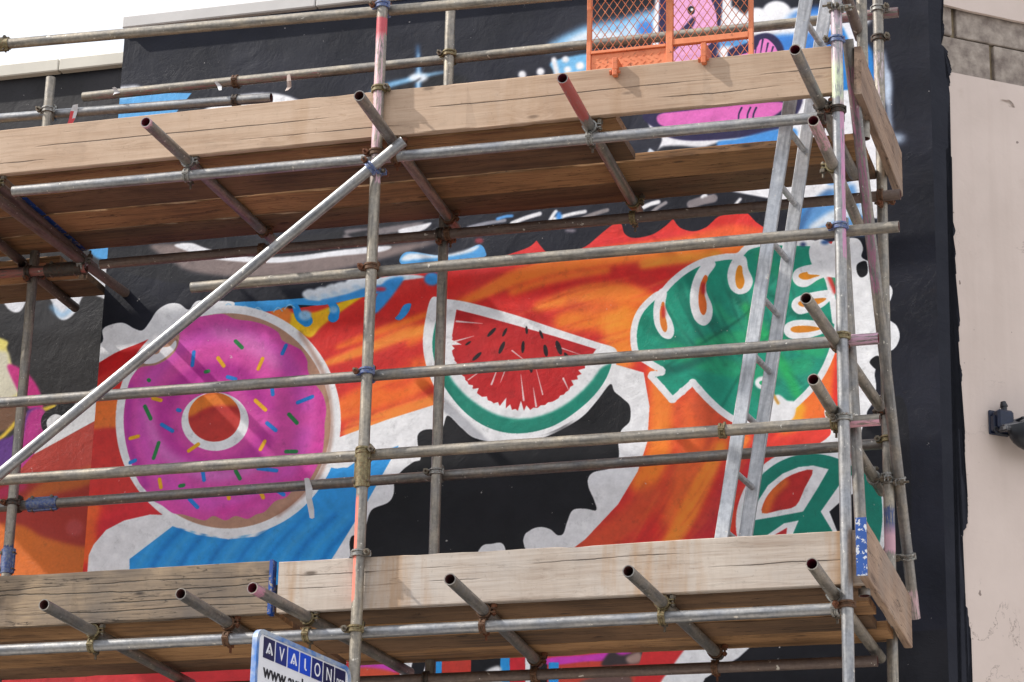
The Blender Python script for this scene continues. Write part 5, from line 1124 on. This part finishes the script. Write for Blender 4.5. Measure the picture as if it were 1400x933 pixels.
# ------------------------------------------------------------------ floodlight on the cream wall
fx, fz = PC(1352, 594, 0); M_FB = simple("floodlight_black", lin(34, 36, 42), .35, .2, .3, 30, bmp=.2); M_FG = simple("floodlight_grey_top", lin(96, 96, 100), .5, .2, .25, 30, bmp=.2); M_FBL = simple("floodlight_box_blue_black", lin(26, 36, 62), .4, .1, .4, 30, bmp=.2)
fl = tag(empty("floodlight", (0, 0, 0)), "black floodlight fixed to the cream wall at the right edge", "floodlight")
fp = C0+cdv*fx-cnv*.004; fl.matrix_world = Matrix(((cdv[0], -cnv[0], 0, fp[0]), (cdv[1], -cnv[1], 0, fp[1]), (0, 0, 1, fz), (0, 0, 0, 1)))
bm = bmesh.new(); bx(bm, (.0, -.012, .0), (.10, 0, .115), .004); bx(bm, (.012, -.075, .012), (.095, -.010, .105), .01); bx(bm, (.0, -.05, .01), (.014, -.02, .08), .003); link("junction_box", bm_mesh("junction_box", bm), M_FBL, fl)
bm = bmesh.new(); cyl(bm, (.062, -.04, .10), (.062, -.04, .135), .014, 12); cyl(bm, (.062, -.04, .128), (.058, -.04, .152), .019, 12, .012); link("gland", bm_mesh("gland", bm, True, 40), M_FB, fl)
bm = bmesh.new(); pts = [(.30, -.10, .118), (.05, -.09, .045), (.05, -.14, .02), (.30, -.20, .055), (.33, -.20, .02)]
hv = [bm.verts.new(v_) for v_ in ((.02, -.05, .035), (.02, -.125, .010), (.36, -.25, .070), (.36, -.05, .185), (.02, -.05, -.004), (.02, -.125, -.012), (.36, -.23, .030), (.36, -.05, .070))]
for f_ in ((0, 1, 2, 3), (4, 7, 6, 5), (0, 4, 5, 1), (1, 5, 6, 2), (2, 6, 7, 3), (3, 7, 4, 0)): bm.faces.new([hv[k] for k in f_])
bmesh.ops.bevel(bm, geom=bm.edges[:], offset=.006, segments=2, affect='EDGES'); hs = link("housing", bm_mesh("housing", bm, True, 30), M_FG, fl)
bm = bmesh.new()
for k in range(5): bx(bm, (.10+k*.05, -.13-k*.012, .052+k*.006), (.11+k*.05, -.07, .062+k*.008), .001)
link("cooling_fin", bm_mesh("cooling_fin", bm), M_FB, fl)
bm = bmesh.new(); bmesh.ops.create_uvsphere(bm, u_segments=28, v_segments=16, radius=1.0)
bmesh.ops.delete(bm, geom=[v_ for v_ in bm.verts if v_.co.z > .12], context='VERTS')
for v_ in bm.verts: v_.co = Vector((.200+v_.co.x*.165, -.115+v_.co.y*.085, .040+v_.co.z*.13+v_.co.x*.03))
link("bowl", bm_mesh("bowl", bm, True), M_FB, fl)
cu = [(.03, -.05, .0), (.005, -.06, .018), (-.012, -.07, .0), (-.002, -.08, -.018), (.03, -.085, -.022), (.08, -.09, -.015), (.10, -.1, .0)]
bm = bmesh.new()
cs = smooth(np.array(cu), False, 5)
for a, b in zip(cs[:-1], cs[1:]): cyl(bm, a, b, .0042, 6)
link("cable", bm_mesh("cable", bm, True), M_FB, fl)

# ------------------------------------------------------------------ scraps of tape tied to the tubes
def tape(label, px, Y, mats, width=.03, cat="tape"):
    """px: centre line in photo pixels from top to bottom; a thin strip folded over the tube"""
    pts = [Vector(P(*q, Y)) for q in px]; rnd = random.Random(len(label)); me_v, fs = [], []
    n = len(pts)
    for i, p in enumerate(pts):
        t = i/(n-1); wd = width*(1-.35*t)*(1 if i else .7); yo = -.004-.010*math.sin(t*5+rnd.random()*3)
        for s in (-1, 0, 1): me_v.append((p.x+s*wd/2, p.y+yo*(1+.4*s), p.z+rnd.uniform(-.003, .003)))
    for i in range(n-1):
        for k in (0, 1): a = i*3+k; fs.append((a, a+1, a+4, a+3))
    me = bpy.data.meshes.new("tape"); me.from_pydata(me_v, [], fs); bm = bmesh.new(); bm.from_mesh(me); bmesh.ops.solidify(bm, geom=bm.faces[:], thickness=.0012); bm.to_mesh(me); bm.free()
    o = link("tape", me, mats)
    for p in me.polygons: p.use_smooth = False
    if len(mats) > 1:
        for p in me.polygons: p.material_index = 1 if p.center.x < sum(v[0] for v in me_v)/len(me_v) else 0
    tag(o, label, cat, "scraps of tape on the scaffold")
M_TW = simple("tape_white", lin(206, 204, 204), .5, 0, .08, 20, bmp=.1); M_TR = simple("tape_red", lin(204, 52, 56), .5, 0, .1, 20, bmp=.1); M_TG = simple("tape_faded", lin(186, 168, 158), .55, 0, .15, 20, bmp=.1)
fy = YG-.032
tape("red and white scrap of tape beside the far left standard", [(104, 144), (101, 152), (98, 162), (95, 171)], fy, [M_TW, M_TR], .042)
tape("tiny white scrap of tape near the end of the high rear rail", [(157, 121), (160, 126), (158, 131)], fy, [M_TW], .034)
tape("small white scrap of tape on the high rear rail beside the rusty coupler", [(296, 113), (300, 118), (302, 125)], fy, [M_TW], .026)
tape("pale torn tape on the high rear rail left of the red standard", [(396, 104), (396, 112), (395, 119), (393, 126)], fy, [M_TG], .028)
tape("faded tape tail hanging from the lowest rear rail over the doughnut", [(420, 655), (422, 668), (423, 682), (425, 696), (427, 709)], fy, [M_TW], .036)
tape("white scrap tied on the short stub near the front standard", [(507, 130), (504, 135), (501, 140)], YR, [M_TW], .02)
